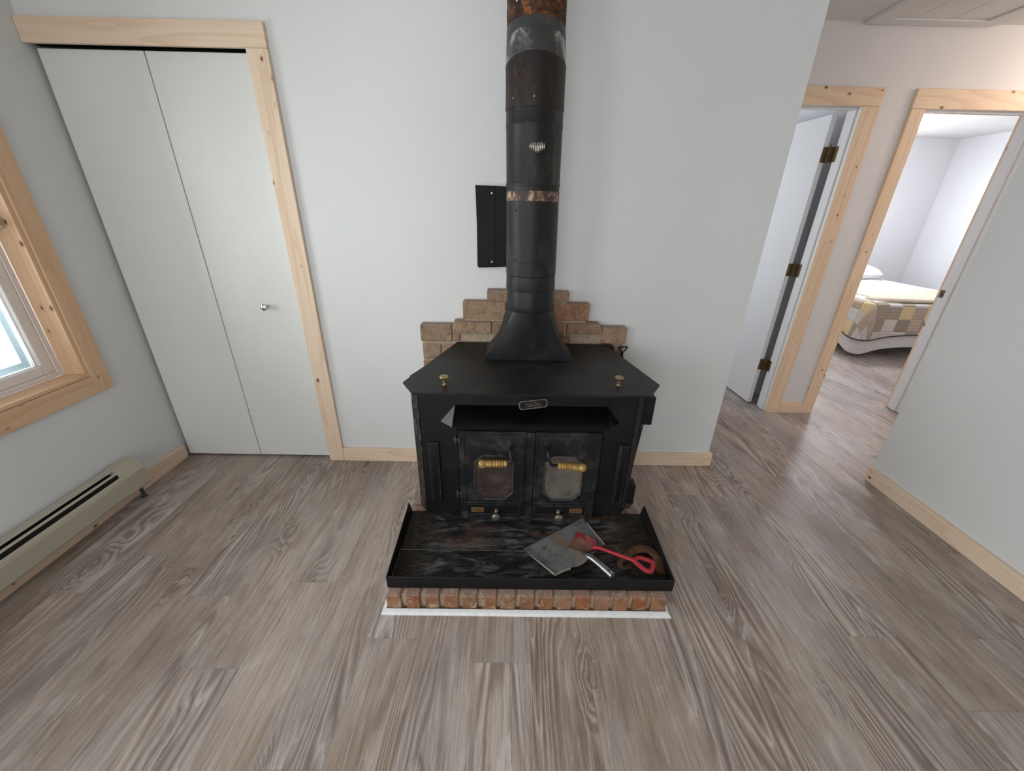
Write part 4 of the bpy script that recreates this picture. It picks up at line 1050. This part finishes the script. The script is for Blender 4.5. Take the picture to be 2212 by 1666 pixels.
def hang(name, drop, off, mat, top_z, wav, corner, topfill=True, thick=.0):
    bm = B(); uvl = bm.loops.layers.uv.new('cloth'); n = len(P_); rings = []; uvs = []
    cen = Vector(((bx0+bx1)/2, (by0+by1)/2, 0))
    if topfill:
        for s_ in (.02, .25, .5, .72, .88, .96):
            rings.append([Vector((cen.x+(p.x-cen.x)*s_, cen.y+(p.y-cen.y)*s_, top_z+.010*mnoise.noise(Vector((p.x*s_*2.3, p.y*s_*2.3, 4.)))*2)) for p in P_]); uvs.append([(v.x, v.y) for v in rings[-1]])
    for a in range(0, 5):
        t_ = a/4*PI/2; rings.append([p+nn*(off+(math.sin(t_)-1)*.035)+Vector((0, 0, top_z-.035*(1-math.cos(t_)))) for p, nn in zip(P_, N_)])
        uvs.append([(p.x+nn.x*t_*.035, p.y+nn.y*t_*.035) for p, nn in zip(P_, N_)])
    m_ = 12
    for k in range(1, m_+1):
        t_ = k/m_; row = []; ur = []
        for i, (p, nn) in enumerate(zip(P_, N_)):
            # corner factor: near the two front corners the cloth hangs lower and flares
            cf = math.exp(-(((p-Vector((bx0, by0, 0))).length)/.22)**2)+math.exp(-(((p-Vector((bx1, by0, 0))).length)/.22)**2)
            dd = (drop+corner*cf+.02*mnoise.noise(Vector((p.x*2.1, p.y*2.1, 1.)))) * t_
            s_len = i*2*PI/n
            wv = wav*t_*(math.sin(i*.21)+.6*math.sin(i*.43+1.3)+1.0*cf*2.5)
            row.append(p+nn*(off+wv)+Vector((0, 0, top_z-.035-dd))); ur.append((p.x+nn.x*(.055+dd), p.y+nn.y*(.055+dd)))
        rings.append(row); uvs.append(ur)
    vs = [[bm.verts.new(v) for v in r] for r in rings]
    for a in range(len(vs)-1):
        for i in range(n):
            j = (i+1) % n; f = bm.faces.new((vs[a][i], vs[a][j], vs[a+1][j], vs[a+1][i]))
            for lp, q in zip(f.loops, (uvs[a][i], uvs[a][j], uvs[a+1][j], uvs[a+1][i])): lp[uvl].uv = q
    if topfill: bm.faces.new(vs[0])
    return mk(name, bm, mat, bd, smooth=True)
def quilt_mat():
    g = G('patchwork_quilt'); uv = g.coord('UV'); x, y, z = g.xyz(uv)
    s = .135
    ux = g.m('DIVIDE', g.m('ADD', x, .03), s); uy = g.m('DIVIDE', y, s); ix, iy = g.m('FLOOR', ux), g.m('FLOOR', uy); fx, fy = g.m('FRACT', ux), g.m('FRACT', uy)
    rc = g.xyz(g.white(g.comb(ix, iy, 2.0))[1])
    base = g.ramp(rc[0], [(0, (.36, .29, .22)), (.17, (.55, .50, .43)), (.32, (.44, .37, .28)), (.47, (.66, .52, .29)), (.58, (.47, .36, .28)), (.72, (.60, .60, .56)), (.86, (.32, .26, .215))], 'CONSTANT')
    st1 = g.smooth(g.m('SINE', g.m('MULTIPLY', fy, 2*PI*4)), .5, .9); st2 = g.smooth(g.m('SINE', g.m('MULTIPLY', fx, 2*PI*6)), .3, .8)
    pat = g.m('MULTIPLY', g.m('MAXIMUM', g.m('MULTIPLY', st1, g.m('GREATER_THAN', rc[1], .35)), g.m('MULTIPLY', st2, g.m('GREATER_THAN', rc[2], .6))), .45)
    col = g.mix(pat, base, g.mix(1.0, base, (.55, .52, .50), 'MULTIPLY'))
    # cream bed top with quilting lines, its overexposed whiteness put into the colour
    on_top = g.m('MULTIPLY', g.m('MULTIPLY', g.m('GREATER_THAN', x, bx0+.05), g.m('LESS_THAN', x, bx1)), g.m('GREATER_THAN', y, by0+.03))
    wv = g.noise(g.scale(uv, (2, 9, 1)), 1.5, 3, .6, .5)
    cream = g.ramp(wv, [(.35, (.58, .50, .42)), (.48, (.82, .79, .74)), (.6, (.86, .85, .83))])
    col = g.mix(on_top, col, cream)
    ad = g.m('MINIMUM', g.m('MINIMUM', fx, g.m('SUBTRACT', 1.0, fx)), g.m('MINIMUM', fy, g.m('SUBTRACT', 1.0, fy)))
    g.bump(g.m('ADD', g.smooth(ad, 0, .12), g.m('MULTIPLY', wv, .8)), .5, .012)
    return g.set(color=col, rough=.9, spec=.15)
def linen_mat():
    g = G('pale_linen_throw'); c = g.coord(); n = g.noise(g.scale(c, (3, 3, 12)), 6, 3)
    g.bump(n, .2, .004)
    return g.set(color=g.ramp(n, [(.3, (.56, .52, .48)), (.7, (.64, .60, .56))]), rough=.9, spec=.15)
hang('linen_throw', .43, .002, linen_mat(), .588, .009, .08, False)
q_ = hang('patchwork_quilt', .30, .034, quilt_mat(), .604, .010, .06)
# dark binding along quilt hem
hem = [v.co.copy()+Vector(bd['_o']) for v in q_.data.vertices[-len(P_):]]
bm = B(); tube(bm, hem+[hem[0]], .008, 6, cap=False); mk('quilt_binding', bm, simple('dark_binding', (.075, .065, .06), .9), q_)
# rolled fold of the top cover
bm = B(); tube(bm, spline([(3.98, 2.32, .612), (4.02, 2.16, .630), (4.10, 2.122, .632), (4.6, 2.112, .628), (5.3, 2.118, .630)], 8), [.012+.016*min(1, k/8) for k in range(33)], 14, flat=(.8, 1.2))
box(bm, (4.06, 2.13, .606), (5.38, 2.9, .620), .006, 2); mk('folded_cover', bm, simple('cream_folded_cover', (.66, .56, .43), .9, bump=.2, sc=20), bd, smooth=True)
pw = root('pillow', (5.02, 3.86, .615), 'white pillow at the far head end of the bed', 'pillow')
bm = B(); nu = 20
vg = {}
for s_ in (1, -1):
    for i in range(nu+1):
        for j in range(nu+1):
            u_, v_ = i/nu*2-1, j/nu*2-1
            if s_ == -1 and (i in (0, nu) or j in (0, nu)): vg[(s_, i, j)] = vg[(1, i, j)]; continue
            hgt = (max(0, (1-u_**4)*(1-v_**4)))**.55*.085
            vg[(s_, i, j)] = bm.verts.new((5.02+u_*.33*(1-.06*v_*v_), 3.86+v_*.20*(1-.06*u_*u_), .705+s_*hgt+v_*.03))
    for i in range(nu):
        for j in range(nu): bm.faces.new([vg[(s_, a, b)] for a, b in ((i, j), (i+1, j), (i+1, j+1), (i, j+1))])
mk('pillow_case', bm, simple('white_cotton', (.80, .81, .84), .85, bump=.15, sc=18), pw, smooth=True)

# tidy helper property
for o in bpy.data.objects:
    if '_o' in o: del o['_o']
